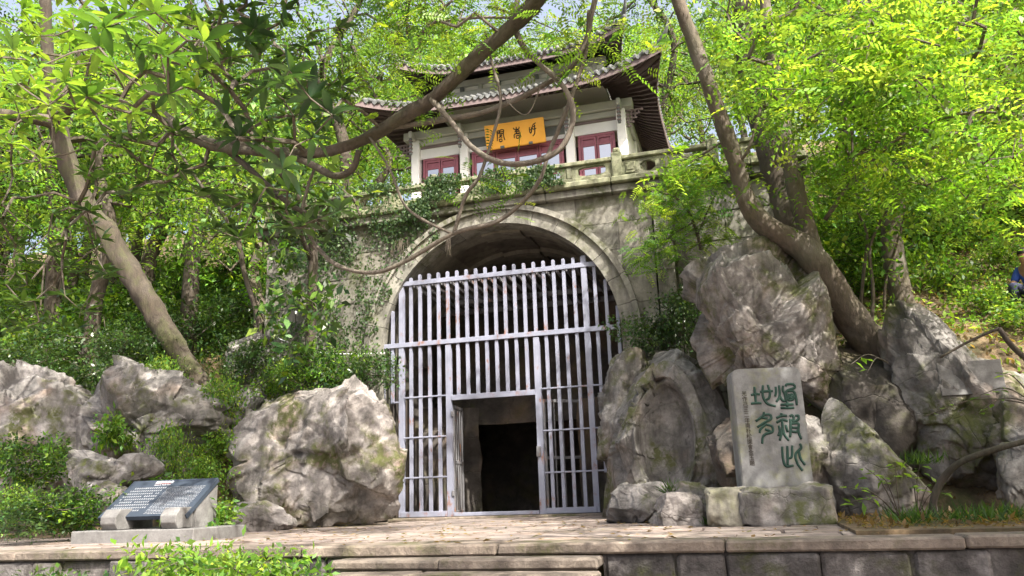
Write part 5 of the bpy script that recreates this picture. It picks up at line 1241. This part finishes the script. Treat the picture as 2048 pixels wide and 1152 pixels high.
# ------------------------------------------------------------------ person in blue among the bushes at the far right
pg = ground_hit(2082, 618); pz = float(hgt(pg.x, pg.y))
sk = {'pelvis': (0, 0, .25, .15), 'waist': (0, -.03, .42, .135), 'chest': (0, -.10, .62, .155), 'neck': (0, -.16, .78, .06), 'head0': (0, -.20, .88, .085), 'head1': (0, -.22, 1.0, .08),
 'shl': (-.19, -.10, .70, .075), 'ell': (-.25, -.20, .48, .05), 'hal': (-.16, -.40, .38, .035), 'shr': (.19, -.10, .70, .075), 'elr': (.25, -.20, .48, .05), 'har': (.16, -.40, .38, .035),
 'hipl': (-.10, -.02, .24, .11), 'knl': (-.15, -.42, .42, .075), 'anl': (-.14, -.36, .05, .05), 'tol': (-.14, -.52, .03, .04), 'hipr': (.10, -.02, .24, .11), 'knr': (.15, -.42, .42, .075), 'anr': (.14, -.36, .05, .05), 'tor': (.14, -.52, .03, .04)}
def skinned(name, keys, edges, m, parent, infl=0.0, levels=2):
    me = bpy.data.meshes.new(name); me.from_pydata([sk[k][:3] for k in keys], [(keys.index(a), keys.index(b)) for a, b in edges], [])
    o = bpy.data.objects.new(name, me); COL.objects.link(o); md = o.modifiers.new('skin', 'SKIN')
    for k, sv in zip(keys, me.skin_vertices[0].data): sv.radius = (sk[k][3] + infl,) * 2; sv.use_root = (k == keys[0])
    md2 = o.modifiers.new('sub', 'SUBSURF'); md2.levels = md2.render_levels = levels
    bpy.context.view_layer.update(); m2 = bpy.data.meshes.new_from_object(o.evaluated_get(bpy.context.evaluated_depsgraph_get()))
    bpy.data.objects.remove(o); m2.name = name; m2.materials.clear(); m2.materials.append(m); m2.polygons.foreach_set('use_smooth', [True] * len(m2.polygons)); return m2
pe = empty('person', (0, 0, 0), 'person in blue shirt and dark trousers crouching in bushes on the right slope', 'person')
E_ = [('pelvis', 'waist'), ('waist', 'chest'), ('chest', 'neck'), ('neck', 'head0'), ('head0', 'head1')] + [(a, b) for s in 'lr' for a, b in (('chest', 'sh' + s), ('sh' + s, 'el' + s), ('el' + s, 'ha' + s), ('pelvis', 'hip' + s), ('hip' + s, 'kn' + s), ('kn' + s, 'an' + s), ('an' + s, 'to' + s))]
link('body', skinned('body', list(sk), E_, M['skin'], pe), pe)
ks = ['pelvis', 'waist', 'chest', 'shl', 'ell', 'shr', 'elr']; link('shirt', skinned('shirt', ks, [('pelvis', 'waist'), ('waist', 'chest'), ('chest', 'shl'), ('shl', 'ell'), ('chest', 'shr'), ('shr', 'elr')], M['blue'], pe, .016), pe)
ks = ['pelvis', 'hipl', 'knl', 'anl', 'hipr', 'knr', 'anr']; link('trousers', skinned('trousers', ks, [('pelvis', 'hipl'), ('hipl', 'knl'), ('knl', 'anl'), ('pelvis', 'hipr'), ('hipr', 'knr'), ('knr', 'anr')], M['trouser'], pe, .014), pe)
v = []; f = []
for j in range(8):
    for i in range(14):
        a = 6.283 * i / 14; t = j / 7 * 1.7; v.append((.105 * math.sin(t) * math.cos(a), -.19 + .115 * math.sin(t) * math.sin(a) + .02, .95 + .115 * math.cos(t)))
for j in range(7):
    for i in range(14): f.append((j * 14 + i, j * 14 + (i + 1) % 14, (j + 1) * 14 + (i + 1) % 14, (j + 1) * 14 + i))
O('hair', v, f, M['hair'], pe, True)
pe.location = (pg.x, pg.y, pz); pe.rotation_euler = (0, 0, math.radians(-50))
